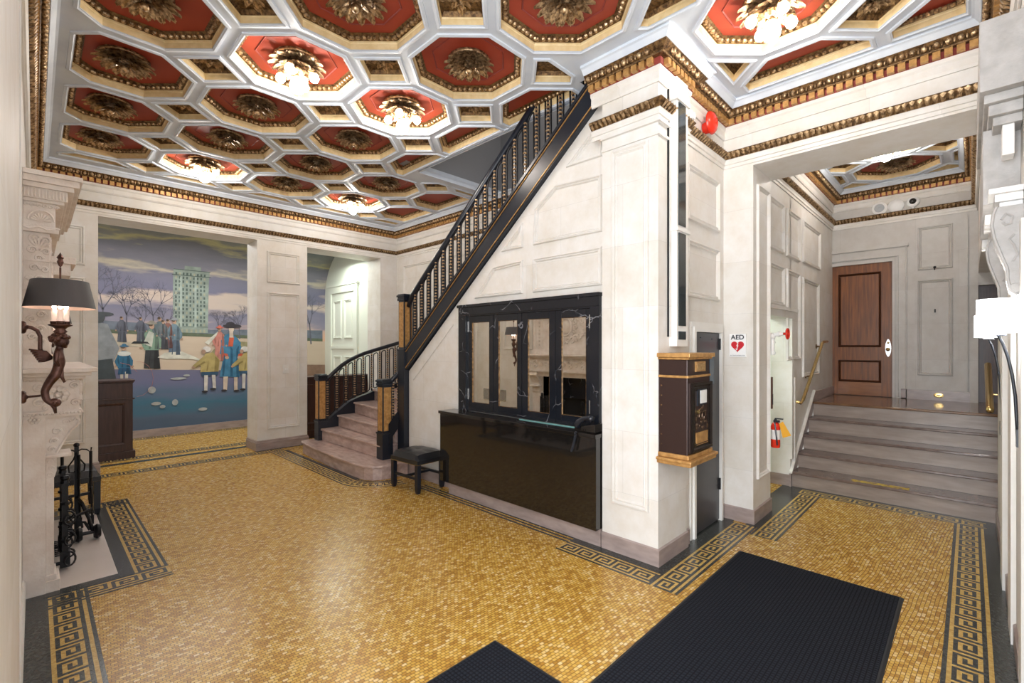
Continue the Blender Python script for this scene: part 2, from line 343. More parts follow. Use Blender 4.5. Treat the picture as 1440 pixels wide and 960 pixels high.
def arc(m, r0, r1, a0, a1, z0, z1, n=24):
    ps = [(cc[0] - r0 * cos(a0 + (a1 - a0) * i / n), cc[1] - r0 * sin(a0 + (a1 - a0) * i / n)) for i in range(n + 1)] + \
         [(cc[0] - r1 * cos(a0 + (a1 - a0) * i / n), cc[1] - r1 * sin(a0 + (a1 - a0) * i / n)) for i in range(n, -1, -1)]
    for i in range(n): m.prism([ps[i], ps[i + 1], ps[2 * n - i], ps[2 * n + 1 - i]], PZ(0), z0, z1)
arc(yb, .33, .53, 0, pi / 2, 0, .001)
for r in (.512, .33, .30): arc(cb, r, r + .018, 0, pi / 2, .0008, .002)
for i in range(9):
    a = (i + .3) * pi / 18
    arc(cb, .366, .37 + .11, a, a + .03, .0008, .002, 2); arc(cb, .46, .48, a, a + .13, .0008, .002, 3); arc(cb, .366, .384, a + .06, a + .17, .0008, .002, 3); arc(cb, .384, .44, a + .12, a + .15, .0008, .002, 2)
yb.obj('border_ground', YTILE, floor); cb.obj('curved_key_border', DARKTILE, floor)
# ---------------------------------------------------------------- walls
def wall(name, boxes, m_=STONE):
    w_ = M()
    for b in boxes: w_.box(*b)
    return struct(w_.obj(name, m_))
TOP = 3.70
wl = wall('wall_left', [(-.35, -.05, 1.0, 7.54, 0, TOP), (-.05, -.04, 1.0, 2.62, 0, TOP)])
M().box(-.05, -.036, 2.66, 2.74, 0, 3.44).box(-.05, -.042, 2.80, 2.84, 0, 3.44).obj('vertical_moulding', PLASTER, wl)
panels(wl, PX(-.05, 1), [rect(5.75, 6.5, 1.5, 3.0), rect(6.62, 7.35, .35, 3.0)], PLASTER)
struct(M().sweep([(-.05, 7.54), (-.05, 5.66)], [(0, 0), (.014, 0), (.014, .11), (.006, .126), (0, .126)]).obj('baseboard_left', MARBLE))
struct(M().sweep([(-.05, 4.12), (-.05, 1.0)], [(0, 0), (.014, 0), (.014, .11), (.006, .126), (0, .126)]).obj('baseboard_left', PLASTER))
wb = wall('wall_back', [(-.35, .541, 7.54, 8.0, 0, 3.13), (2.31, 3.04, 7.54, 8.0, 0, 3.13), (4.335, 4.9, 7.54, 8.0, 0, 3.13), (-.35, 4.9, 7.54, 8.0, 3.13, TOP)])
panels(wb, PY(7.54, -1), [rect(2.45, 2.92, 2.52, 2.98), rect(2.45, 2.92, .31, 2.365), rect(.10, .42, .4, 2.365), rect(.10, .42, 2.52, 2.98)])
BB = [(0, 0), (.02, 0), (.02, .112), (.012, .126), (.012, .14), (0, .15)]
bbm = M()
for p in ([(2.31, 8.0), (2.31, 7.54)], ): pass
bbm.sweep([(3.04, 8.0), (3.04, 7.54), (2.31, 7.54), (2.31, 8.0)], BB).sweep([(.541, 8.0), (.541, 7.54), (.541, 7.54)][:2] + [(-.05, 7.54)], BB)
struct(bbm.obj('baseboard_back', MARBLE))
# recess with coved ceiling behind the openings
cv = M(); prof = [(10.1, 0), (10.1, 2.6)] + [(9.1 + cos(a), 2.6 + sin(a)) for a in [i * pi / 24 for i in range(1, 13)]] + [(8.0, 3.6), (8.0, 3.75), (10.3, 3.75), (10.3, 0)]
cv.prism(prof, lambda u, v, h: (h, u, v), -.35, 4.7); struct(cv.obj('wall_mural', PLASTER))
struct(M().box(-.1, 4.46, 10.06, 10.1, 0, .125).obj('baseboard_mural', MARBLE))
we = wall('wall_recess_right', [(4.46, 4.75, 8.0, 10.1, 0, 3.7)], GREENW)  # white wall and door; greenish light put into their colour
wall('wall_recess_left', [(-.4, -.1, 8.0, 10.1, 0, 3.7)], PLASTER)
d3 = M().box(4.44, 4.46, 8.70, 9.72, 0, 2.66).obj('door_3', GREENW); struct(d3)
panels(d3, PX(4.44, -1), [rect(8.80, 9.13, 1.72, 2.5), rect(9.27, 9.62, 1.72, 2.5), rect(8.80, 9.13, .3, 1.35), rect(9.27, 9.62, .3, 1.35)], GREENW)
M().box(4.415, 4.46, 8.58, 8.70, 0, 2.66).box(4.415, 4.46, 9.72, 9.84, 0, 2.66).box(4.415, 4.46, 8.58, 9.84, 2.66, 2.80).box(4.40, 4.46, 8.55, 9.87, 2.80, 2.84).box(4.42, 4.44, 8.7, 9.72, 1.50, 1.56).obj('door_frame', GREENW, d3)
# stairwell and desk wall
ws = wall('wall_stairwell', [(4.67, 4.9, 1.6, 8.0, 0, 3.70)])
panels(ws, PX(4.67, -1), [rect(6.2, 7.3, 1.8, 3.0), rect(4.9, 6.0, 1.8, 3.0)])
wall('wall_upper_stairwell', [(4.67, 4.9, 1.6, 4.95, 3.7, 5.9), (3.1, 4.9, 4.80, 4.95, 3.76, 5.9), (3.1, 3.25, 2.0, 4.95, 3.95, 5.9), (3.1, 4.9, 1.6, 1.75, 3.76, 5.9), (3.1, 4.9, 1.6, 4.95, 5.9, 6.0)], GREYU)
wd = M().prism([(2.0, 0), (4.89, 0), (4.89, 1.25), (2.03, 3.59), (2.0, 3.6)], lambda u, v, h: (h, u, v), 3.2, 3.32).obj('wall_desk', STONE); struct(wd)
panels(wd, PX(3.2, -1), [[(2.989, 2.049), (3.659, 2.051), (3.385, 2.335), (2.989, 2.355)], rect(2.12, 2.855, 2.048, 2.35), [(2.12, 2.479), (2.851, 2.479), (2.83, 2.80), (2.60, 2.955), (2.12, 2.93)], [(2.99, 2.48), (3.26, 2.478), (2.99, 2.70)], [(2.12, 3.085), (2.47, 3.087), (2.12, 3.37)]], w=.8)
M().prism([(4.80, 1.155), (4.79, 1.145), (4.02, 1.785), (4.03, 1.795)], PX(3.2, -1), 0, .012).prism([(3.955, .9), (3.965, .9), (3.965, 1.75), (3.955, 1.75)], PX(3.2, -1), 0, .008).obj('sloping_moulding', STONE, wd)
struct(M().sweep([(3.2, 4.9), (3.2, 4.87), (3.2, 3.9)][::-1], [(0, 0), (.02, 0), (.02, .126), (0, .14)]).obj('baseboard_desk', MARBLE))
# square column beside the desk, service wall, door pier, beam
wc = wall('wall_column', [(3.07, 3.53, 1.568, 2.03, 0, TOP), ])
wv_ = wall('wall_service', [(3.531, 3.73, 1.60, 1.75, 0, 1.69), (4.285, 4.379, 1.60, 1.75, 0, 1.69), (3.531, 4.379, 1.60, 1.75, 1.69, TOP), (3.531, 3.6, 1.585, 1.60, .0, 3.13)])
panels(wc, PX(3.07, -1), [rect(1.64, 1.94, .37, 3.02)])
panels(wv_, PY(1.60, -1), [rect(3.60, 4.25, 2.56, 3.0), rect(3.60, 4.25, 1.95, 2.40)])
M().box(3.045, 3.08, 1.543, 2.03, 3.13, 3.155).box(3.055, 3.08, 1.553, 2.03, 3.04, 3.06).box(3.081, 3.24, 1.543, 1.58, 3.1301, 3.1549).box(3.081, 3.24, 1.553, 1.58, 3.0401, 3.0599).obj('capital_moulding', STONE, wc)
struct(M().sweep([(3.59, 1.6), (3.59, 1.585), (3.53, 1.585), (3.53, 1.568), (3.07, 1.568), (3.07, 2.03)], [(0, 0), (.012, 0), (.012, .118), (0, .126)]).obj('baseboard_column', MARBLE))
wp = wall('wall_door_pier', [(4.38, 4.87, 1.35, 1.75, 0, 3.13), (4.87, 4.92, 1.38, 1.75, 0, 3.13)])
panels(wp, PY(1.35, -1), [rect(4.47, 4.80, .38, 2.98)], w=.7)
struct(M().sweep([(4.92, 1.45), (4.92, 1.38), (4.87, 1.38), (4.87, 1.35), (4.38, 1.35), (4.38, 1.6)], [(0, 0), (.012, 0), (.012, .118), (0, .126)]).obj('baseboard_pier', MARBLE))
wall('wall_beam', [(4.38, 4.92, -.4, 1.75, 3.13, 3.8)])
# passage
struct(M().box(8.092, 8.5, -.75, 1.6, .6, .8595).obj('floor_landing', NOSE2)); wall('passage_back_closure', [(8.5, 8.6, -.8, 1.7, .5, 3.9)])  # floor piece and back closure added against outside light showing through
wq = wall('wall_passage_left', [(5.88, 8.3, 1.43, 1.62, 0, 3.9), (4.9, 5.9, 1.43, 1.62, 1.86, 3.9)])
panels(wq, PY(1.43, -1), [rect(5.10, 5.60, 2.54, 3.05), rect(5.72, 6.25, 2.54, 3.05), rect(6.40, 7.28, 2.56, 3.05), rect(5.10, 5.60, 1.98, 2.39), rect(5.72, 6.25, 1.4, 2.39), rect(6.4, 7.2, 1.19, 2.37)])
M().box(4.92, 5.98, 1.40, 1.43, 1.86, 1.93).box(4.92, 6.0, 1.375, 1.43, 1.93, 1.965).box(5.88, 5.97, 1.41, 1.43, .3, 1.86).obj('alcove_lintel', STONE, wq)
M().prism([(5.90, .02), (7.0, .86), (8.1, .86), (8.1, .98), (6.93, .98), (5.84, .15), (5.84, 0), (5.9, 0)], PY(1.43, -1), 0, .018).obj('marble_skirt', MARBLE, wq)
M().prism([(5.84, .15), (6.93, .98), (6.93, 1.0), (5.84, .17)], PY(1.43, -1), 0, .03).box(5.96, 6.0, 1.40, 1.43, .26, 1.2).obj('skirt_cap', STONE, wq)
wall('wall_alcove', [(5.88, 6.0, 1.62, 2.6, 0, 2.3), (4.6, 6.0, 2.6, 2.7, 0, 2.3), (4.75, 4.87, 1.75, 2.6, 0, 2.3), (4.75, 6.0, 1.62, 2.7, 2.3, 2.4)], GREENW)
struct(M().box(5.86, 5.88, 1.43, 2.6, 0, .126).box(4.87, 5.88, 2.58, 2.6, 0, .126).obj('baseboard_alcove', MARBLE))
wf = wall('wall_passage_end', [(8.1, 8.3, -.07, .72, .86, 3.9), (8.1, 8.3, 1.51, 1.62, .86, 3.9), (8.1, 8.3, .72, 1.51, 2.72, 3.9), (8.1, 8.3, -.5, -.07, 2.3, 3.9)], STONE2)
panels(wf, PX(8.1, -1), [rect(.16, .49, 2.55, 3.10), rect(.16, .49, 1.18, 2.41)], STONE2, .8)
M().box(8.06, 8.1, -.07, -.0, .86, 2.35).box(8.07, 8.1, .02, .05, .98, 3.15).obj('jamb_pilaster', STONE2, wf)
struct(M().box(8.08, 8.1, -.0, .66, .86, .985).box(8.07, 8.1, -.07, .02, .86, .99).obj('baseboard_passage', MARBLE))
# right-hand wall with the heavy stone consoles
wr = wall('wall_right', [(1.2, 5.84, -.5, -.171, 0, TOP)])
wall('wall_right', [(5.84, 8.3, -.7, -.5, 0, 3.9)]); wall('wall_right', [(4.925, 8.1, -.49, -.07, 2.45, 3.9)])
struct(M().sweep([(3.2, -.17), (5.86, -.17)], [(0, 0), (.012, 0), (.012, .11), (0, .12)]).obj('baseboard_right', MARBLE))
M().box(4.3, 4.55, -.17, -.145, 0, 2.1).box(3.55, 3.8, -.17, -.15, 0, 2.1).box(2.95, 3.1, -.17, -.155, 0, 2.1).obj('wall_pilaster', PLASTER, wr)
# ---------------------------------------------------------------- cornice and frieze
MAINP = [(1.6, -.17), (4.38, -.17), (4.38, 1.60), (3.53, 1.60), (3.53, 1.568), (3.07, 1.568), (3.07, 2.12)]
LEFTP = [(4.67, 3.0), (4.67, 7.54), (-.05, 7.54), (-.05, 1.0)]
PASSP = [(4.92, -.07), (8.1, -.07), (8.1, 1.43), (4.92, 1.43)]
def along(path, step, fn, m0=.0):
    n = len(path)
    for i in range(n - 1):
        p, q = Vector(path[i]), Vector(path[i + 1]); L_ = (q - p).length; d = (q - p) / L_; nn = Vector((-d.y, d.x))
        k = max(1, round(L_ / step))
        if L_ < .05: continue
        for j in range(k):
            c = p + d * (L_ * (j + .5) / k); fn(c, d, nn, L_ / k)
def cornice(name, path, dz=0.):
    c = struct(M().sweep(path, [(0, 3.41 + dz), (.012, 3.41 + dz), (.02, 3.43 + dz), (.018, 3.475 + dz), (.03, 3.49 + dz), (.032, 3.515 + dz), (0, 3.516 + dz)]).obj(name, STONE))
    M().sweep(path, [(0, 3.515 + dz), (.038, 3.515 + dz), (.038, 3.565 + dz), (0, 3.565 + dz)]).obj('dentil_ground', REDD, c)
    d = M()
    def dent(p, dd, nn, L_):
        a = L_ * .34; q = [p + dd * s * a + nn * t for s, t in ((-1, .036), (1, .036), (1, .072), (-1, .072))]
        d.prism([(v.x, v.y) for v in q], PZ(0), 3.517 + dz, 3.562 + dz)
    along(path, .062, dent)
    d.obj('dentil_row', GOLDL, c)
    g = M().sweep(path, [(0, 3.563 + dz), (.075, 3.563 + dz), (.08, 3.572 + dz), (.072, 3.578 + dz), (.112, 3.612 + dz), (.118, 3.618 + dz), (.118, 3.624 + dz), (0, 3.624 + dz)])
    g.obj('gilt_ground', GOLDD, c)
    e = M()
    def egg(p, dd, nn, L_):
        q = p + nn * .098; e.ball((q.x, q.y, 3.594 + dz), .024, 8, 5, (.85, .85, .95))
        s = p + dd * L_ * .5 + nn * .1; e.ball((s.x, s.y, 3.592 + dz), .02, 5, 3, (.35, .35, 1.1))
    along(path, .062, egg)
    e.obj('egg_and_dart', GOLD, c, smooth=True)
    M().sweep(path, [(0, 3.622 + dz), (.122, 3.622 + dz), (.13, 3.632 + dz), (.15, 3.655 + dz), (.165, 3.662 + dz), (.165, 3.685 + dz), (0, 3.685 + dz)]).obj('white_top_moulding', CEIL, c)
    return c
def frieze(name, path, dz=0., soff=True):
    f = struct(M().sweep(path, [(0, 3.222 + dz), (.012, 3.222 + dz), (.016, 3.232 + dz), (.05, 3.268 + dz), (.055, 3.276 + dz), (.05, 3.284 + dz), (0, 3.29 + dz)]).obj(name, GOLDD))
    a = M()
    def leaf(p, dd, nn, L_):
        b = p + nn * .012; t = p + nn * .06; w_ = L_ * .42
        v = [(b - dd * w_ * .5, 3.226), (b + dd * w_ * .5, 3.226), (t + dd * w_, 3.266), (t + nn * .006, 3.276), (t - dd * w_, 3.266), (p + nn * .05, 3.246)]
        V = [a.b.verts.new((q.x, q.y, z + dz)) for q, z in v]
        for i in range(5): a.face([V[i], V[(i + 1) % 5], V[5]])
    along(path, .04, leaf)
    a.obj('acanthus_leaves', GOLD, f)
    M().sweep(path, [(0, 3.15 + dz), (.01, 3.15 + dz), (.01, 3.178 + dz), (.02, 3.182 + dz), (.02, 3.205 + dz), (.03, 3.222 + dz), (0, 3.223 + dz)]).obj('stone_fillets', STONE, f)
cornice('trim_1', MAINP); cornice('trim_2', LEFTP); cornice('trim_3', PASSP, .07)
frieze('trim_4', MAINP); frieze('trim_5', LEFTP); frieze('trim_6', PASSP, .07)
# ---------------------------------------------------------------- coffered ceiling
def leafpetal(m, a, r0, r1, wd_, z0, zt, curl):
    rows = []; n = 5
    for i in range(n):
        t = i / (n - 1); r = r0 + (r1 - r0) * t; ww = wd_ * (sin(pi * (.22 + .70 * t)) ** .8) ; zz = z0 + (zt - z0) * sin(pi * .5 * t) + curl * max(0, t - .6)
        row = []
        for s_ in (-1, -.5, 0, .5, 1):
            x, y = r, s_ * ww; zc = zz - .012 * (1 - abs(s_)) * (1 if abs(s_) != .5 else -.2)
            row.append(m.b.verts.new((x * cos(a) - y * sin(a), x * sin(a) + y * cos(a), zc)))
        rows.append(row)
    for p, q in zip(rows, rows[1:]):
        for i in range(4): m.face([p[i], p[i + 1], q[i + 1], q[i]])
def rosette_mesh(name, s, mt, big=True):
    m = M(); m.lathe([(.0, 0), (.17 * s, 0), (.15 * s, -.02 * s), (0, -.03 * s)], n=16)
    for k in range(14): leafpetal(m, 2 * pi * k / 14, .05 * s, .205 * s, .040 * s, -.02 * s, -.035 * s, -.05 * s)
    for k in range(12): leafpetal(m, 2 * pi * (k + .5) / 12, .04 * s, .15 * s, .036 * s, -.035 * s, -.065 * s, -.06 * s)
    for k in range(8): leafpetal(m, 2 * pi * k / 8, .01 * s, .09 * s, .03 * s, -.05 * s, -.09 * s, -.05 * s)
    m.ball((0, 0, -.085 * s), .03 * s, 10, 6)
    return m.mesh(name, mt, True)
ROS = rosette_mesh('rosette', .95, GOLD)
def sq_ros():
    m = M()
    for k in range(8): leafpetal(m, 2 * pi * k / 8, .01, .085, .022, -.004, -.012, -.03)
    for k in range(4): leafpetal(m, 2 * pi * (k + .5) / 4, .07, .135, .03, -.004, -.008, -.02)
    for k in range(6): leafpetal(m, 2 * pi * (k + .5) / 6, .0, .05, .018, -.018, -.024, -.02)
    m.ball((0, 0, -.028), .016, 8, 5); return m.mesh('square_rosette', GOLD, True)
SQR = sq_ros()
cl = None
def coffers(regions, outline, zc, ox, oy, ks, skip=(), name='ceiling', ps=.935, py=.933):
    global cl
    holes = []
    def best(poly):
        b = max((clip(poly, *r) for r in regions), key=lambda p: abs(area2(p)) if p else 0)
        return b if b and abs(area2(b)) > .006 else None
    AF = .405; o = [(AF * sx / cos(pi / 8) * 1, a) for a, sx in ()]
    octv = lambda cx, cy: [(cx + AF / cos(pi / 8) * cos(pi / 8 + k * pi / 4), cy + AF / cos(pi / 8) * sin(pi / 8 + k * pi / 4)) for k in range(8)]
    sqv = lambda cx, cy: [(cx + .198 * cos(k * pi / 2), cy + .198 * sin(k * pi / 2)) for k in range(4)]
    items = []
    for i, j in ks:
        cx, cy = ox + ps * i, oy + py * j
        p = best(octv(cx, cy))
        if p: items.append(('o', (cx, cy), p))
        p = best(sqv(cx + ps / 2, cy + py / 2))
        if p: items.append(('s', (cx + ps / 2, cy + py / 2), p))
    cu = bpy.data.curves.new('plate', 'CURVE'); cu.dimensions = '2D'; cu.fill_mode = 'BOTH'; cu.extrude = .0008
    for ps_ in [outline] + [p for _, _, p in items]:
        sp = cu.splines.new('POLY'); sp.points.add(len(ps_) - 1); sp.use_cyclic_u = True
        for q, v in zip(sp.points, ps_): q.co = (v[0], v[1], 0, 1)
    tmp = bpy.data.objects.new('tmp', cu); C.objects.link(tmp); dg = bpy.context.evaluated_depsgraph_get()
    me = bpy.data.meshes.new_from_object(tmp.evaluated_get(dg)); bpy.data.objects.remove(tmp)
    for v in me.vertices: v.co.z += zc + .0008
    me.materials.clear(); me.materials.append(CEIL); root = struct(link(name, me))
    for t, c, p in items:
        m = M(); m.mi = 0
        full = abs(area2(p)) > (.52 if t == 'o' else .06)
        m.ring(p, [(-.032, 0), (-.030, .010), (-.012, .013), (-.006, .006), (0, .006), (0, 0)], lambda u, v, h: (u, v, zc - h))
        m.mi = 1; dpt = .058 if t == 'o' else .05
        m.ring(p, [(0, .0), (0, .040), (.004, .046), (.004, dpt)], lambda u, v, h: (u, v, zc + h))
        m.mi = 2; m.poly([(u, v, zc + dpt + .03) for u, v in offset(p, -.01)])
        if t == 'o' and full:
            m.mi = 3; m.ring(p, [(.135, 0), (.14, .006), (.147, 0)], lambda u, v, h: (u, v, zc + dpt + .029 - h))
        co = m.obj('coffer', [CEIL, CREAM, REDP if t == 'o' else GOLDD, REDD], root)
        g = M(); ctr = Vector((sum(q[0] for q in p) / len(p), sum(q[1] for q in p) / len(p)))
        wv = .055 if t == 'o' else .02
        g.mi = 1; g.ring(p, [(0, 0), (wv, .03)] if abs(area2(p)) > .1 or t == 's' else [(0, 0), (.02, .03)], lambda u, v, h: (u, v, zc + dpt + h - .002)); g.mi = 0
        if t == 'o':
            for i in range(len(p)):
                a, b = Vector(p[i - 1]), Vector(p[i]); L_ = (b - a).length; d = (b - a) / L_; nn = Vector((-d.y, d.x))
                if (ctr - a).dot(nn) < 0: nn = -nn
                k = max(1, round(L_ / .042))
                for q in range(k):
                    s = a + d * (L_ * (q + .5) / k) + nn * .028
                    g.ball((s.x, s.y, zc + dpt + .008), .019, 6, 4, (.95, .95, .8))
        g.obj('gilt_moulding', [GOLD, GOLDD], co, smooth=False)
        inside = all((Vector(p[i]) - Vector(p[i - 1])).cross(Vector(c) - Vector(p[i - 1])) * (1 if area2(p) > 0 else -1) > .02 for i in range(len(p)))
        if inside and abs(area2(p)) > (.30 if t == 'o' else .045):
            r = link('rosette', ROS if t == 'o' else SQR, co); r.location = (c[0], c[1], zc + dpt + .028)
            if t == 's': r.rotation_euler = (0, 0, 0)
    return root
out = [(-.06, -.2), (4.39, -.2), (4.39, 1.62), (3.08, 1.62), (3.08, 2.25), (3.25, 2.25), (3.25, 4.80), (4.69, 4.80), (4.69, 7.56), (-.06, 7.56)]
reg = [(.2, 2.86, .02, 7.18), (.2, 4.16, .02, 1.36), (.2, 3.205, 2.25, 7.18), (.2, 4.42, 4.97, 7.18)]
coffers(reg, out, ZC, .485, 1.84, [(i, j) for i in range(-1, 5) for j in range(-3, 7)])
pout = [(4.9, -.2), (8.12, -.2), (8.12, 1.45), (4.9, 1.45)]
coffers([(5.1, 7.93, .10, 1.26)], pout, 3.75, 6.5 - .935 * 2, .66 - .933, [(i, j) for i in range(0, 5) for j in range(0, 3)], name='ceiling_passage')
struct(M().box(-.9, 3.0, -.2, 7.6, 3.83, 3.9).box(3.0, 5.0, -.4, 1.65, 3.83, 3.9).box(3.0, 4.9, 4.96, 7.7, 3.83, 3.9).box(4.9, 8.3, -.5, 1.62, 3.92, 3.98).box(-1.2, -.05, -.2, 1.0, 3.68, 3.8).box(3.0, 3.24, 1.65, 4.96, 3.81, 3.9).obj('ceiling_slab', GREYU))
struct(M().sweep([(3.25, 2.2), (3.25, 4.80), (4.67, 4.80)][::-1], [(0, 3.66), (.02, 3.66), (.02, 3.70), (.03, 3.72), (.03, 3.76), (0, 3.76)]).box(3.23, 3.25, 2.2, 4.82, 3.668, 3.81).obj('trim_7', CEIL))
# ================================================================ staircase
RI = .172
st = thing('staircase', 'curved marble staircase with black and gilt railings rising behind the desk wall', 'staircase', (3.3, 5.6, 0))
def at0(o):                                 # child built in world coordinates
    o.matrix_parent_inverse = Matrix.Translation(-o.parent.location) if o.parent and o.parent.type == 'EMPTY' else Matrix(); return o
def step(front, k, back):
    m = M(); poly = front + back; z0, z1 = (k - 1) * RI, k * RI
    m.prism(poly, PZ(0), z0, z1 - .03)
    o = offset(poly, -.022); m.mi = 1; m.prism(o, PZ(0), z1 - .03, z1)
    at0(m.obj('step', [TREAD, TREAD], st, bevel=.008))
bk = [(4.65, 6.95)]
step([(2.76, 7.0), (2.72, 6.9), (2.70, 6.6), (2.66, 5.75), (2.655, 5.2), (2.675, 5.02), (2.73, 4.92), (2.82, 4.87), (2.93, 4.86), (3.17, 4.865)], 1, [(3.17, 5.3), (4.64, 5.3), (4.64, 7.0)])
step([(2.965, 6.93), (2.965, 6.0), (2.97, 5.14)], 2, [(4.64, 5.14), (4.64, 6.95)])
step([(3.23, 6.93), (3.16, 5.6), (3.15, 5.12)], 3, [(4.64, 5.12), (4.64, 6.95)])
step([(3.50, 6.93), (3.38, 5.98), (3.28, 5.1)], 4, [(4.64, 5.1), (4.64, 6.95)])
step([(3.85, 6.93), (3.31, 5.09)], 5, [(4.64, 5.09), (4.64, 6.95)])
step([(4.3, 6.93), (3.34, 5.07)], 6, [(4.64, 5.07), (4.64, 6.93)])
step([(4.64, 6.3), (3.36, 5.05)], 7, [(4.64, 5.05)])
step([(4.64, 5.6), (3.38, 5.03)], 8, [(4.64, 5.03)])
for k in range(12):
    y1 = 5.0 - .212 * k; z1 = 1.548 + RI * k
    m = M().box(3.33, 4.66, y1 - .235, y1, z1 - .22, z1 - .03).box(3.33, 4.66, y1 - .26, y1 + .02, z1 - .03, z1); at0(m.obj('step', TREAD, st))
def zlow(y): return 1.267 - .811 * (y - 4.896)
def zup(y): return 1.502 - .811 * (y - 4.896)
def newel(name_loc, x, y, z0, zb, zt, s=.066):
    n = M().box(x - s, x + s, y - s, y + s, z0, zb).box(x - s - .008, x + s + .008, y - s - .008, y + s + .008, zb - .02, zb).box(x - s + .008, x + s - .008, y - s + .008, y + s - .008, zb, zt - .08)
    n.box(x - s - .004, x + s + .004, y - s - .004, y + s + .004, zt - .08, zt - .05).box(x - s - .012, x + s + .012, y - s - .012, y + s + .012, zt - .035, zt - .012).box(x - s, x + s, y - s, y + s, zt - .05, zt)
    o = at0(n.obj('newel_post', BLACK, st, bevel=.003))
    g = M(); c = s - .022; h = s - .006
    for a, b in ((zb + .02, zt - .10),):
        g.box(x - h, x - h + .006, y - c, y + c, a, b).box(x - c, x + c, y - h, y - h + .006, a, b).box(x + h - .006, x + h, y - c, y + c, a, b).box(x - c, x + c, y + h - .006, y + h, a, b)
    for q in range(9):
        zz = zb + .06 + (zt - zb - .2) * q / 8
        g.ball((x - h, y, zz), .011, 6, 4, (.5, 1, 1.3)); g.ball((x, y - h, zz), .011, 6, 4, (1, .5, 1.3))
    gp = g.obj('gilt_panel', GOLDL, o)
newel('l', 2.972, 6.88, RI, .465, 1.14); newel('r', 3.02, 5.15, RI, .50, 1.15, .072); newel('t', 3.20, 4.965, 0, 1.52, 2.19, .07)
GOLDB = mat('pale_gilt_beads', (.70, .50, .30), .38, .55, col2=(.40, .24, .12), nscale=60)
def baluster(x, y, z0, z1):
    g = M(); h = z1 - z0; n = max(6, int(h / .034))
    g.mi = 1; g.box(x - .008, x + .008, y - .008, y + .008, z0 - .03, z1); g.mi = 0
    for i in range(n):
        z = z0 + h * (i + .5) / n; r = .0155 if i % 3 else .021
        g.lathe([(.0, -.010), (r, -.006), (r, .006), (0, .010)], (x, y, z), 6)
    at0(g.obj('baluster', [GOLDB, BLACK], st))
def loop(pts_lo, pts_hi):                     # rounded black rod loop between two gilt balusters
    a, b = Vector(pts_lo[0]), Vector(pts_lo[1]); c, d = Vector(pts_hi[1]), Vector(pts_hi[0])
    P = []
    for p, q, r in ((a, d, b), (b, a, c), (c, b, d), (d, c, a)):
        u = (q - p); v = (r - p); f = min(u.length, v.length, .05) * .45 if True else 0
        P.append(p + u.normalized() * f * 1.3); P.append(p + (u.normalized() + v.normalized()) * f * .42); P.append(p + v.normalized() * f * 1.3)
    return P
def rods(seq):
    m = M()
    for lo0, lo1, hi0, hi1 in seq: m.tube(loop((lo0, lo1), (hi0, hi1)), .0085, 6, closed=True)
    at0(m.obj('rod_loops', IRON, st, smooth=True))
# upper flight railing
ST = M(); X_ = 3.165
ST.prism([(4.90, zlow(4.9)), (4.90, zup(4.9)), (2.06, zup(2.06)), (2.06, zlow(2.06))], PX(X_, 1), -.012, .14)
so = at0(ST.obj('stringer', BLACK, st))
at0_ = M()
for f in (.018, .21): at0_.prism([(4.89, zlow(4.89) + f), (4.89, zlow(4.89) + f + .008), (2.08, zlow(2.08) + f + .008), (2.08, zlow(2.08) + f)], PX(X_, -1), .010, .020)
at0_.obj('gilt_fillet', GOLDL, so)
M().prism([(4.90, zup(4.9) - .01), (4.90, zup(4.9) + .022), (2.06, zup(2.06) + .022), (2.06, zup(2.06) - .01)], PX(X_, -1), -.12, .03).obj('stringer_cap', BLACK, so)
HR = .60; XR = 3.20
at0(M().tube([(XR, 4.90, zup(4.90) + HR - .06), (XR, 4.82, zup(4.82) + HR), (XR, 2.2, zup(2.2) + HR)], .032, 10).obj('handrail', BLACK, st, smooth=True))
ys = [4.76 - .1385 * i for i in range(19)]
for y in ys: baluster(XR, y, zup(y) + .05, zup(y) + HR - .03)
seq = []
for i, y in enumerate(ys):
    a, b = y + .1385 - .033, y + .033
    if i == 0: a = 4.86
    seq.append(((XR, a, zup(a) + .045), (XR, b, zup(b) + .045), (XR, a, zup(a) + HR - .05), (XR, b, zup(b) + HR - .05)))
rods(seq)
# lower left railing and curb
def lerp(tab, x):
    for (a, za), (b, zb) in zip(tab, tab[1:]):
        if x <= b: return za + (zb - za) * max(0, (x - a)) / (b - a)
    return tab[-1][1]
RAIL = [(2.98, .985), (3.036, 1.035), (3.197, 1.178), (3.30, 1.262), (3.434, 1.342), (3.56, 1.40), (3.683, 1.443), (3.943, 1.515), (4.302, 1.61), (4.62, 1.70)]
BASE = [(2.98, .40), (3.036, .436), (3.08, .463), (3.174, .538), (3.405, .702), (3.55, .757), (3.679, .792), (3.892, .863), (4.288, .95), (4.62, 1.04)]
YL = 6.88
at0(M().tube([(x, YL, z) for x, z in RAIL], .03, 10).obj('handrail', BLACK, st, smooth=True))
at0(M().prism([(x, z) for x, z in BASE] + [(4.62, .3), (3.3, .0), (2.93, 0)], PY(YL, -1), -.045, .045).obj('stringer', BLACK, st))
xs = [3.075 + .1445 * i for i in range(11)]
for x in xs: baluster(x, YL, lerp(BASE, x) + .04, lerp(RAIL, x) - .035)
seq = []
for i, x in enumerate(xs[:-1]):
    a, b = x + .033, x + .1445 - .033
    seq.append(((a, YL, lerp(BASE, a) + .03), (b, YL, lerp(BASE, b) + .03), (a, YL, lerp(RAIL, a) - .05), (b, YL, lerp(RAIL, b) - .05)))
rods(seq)
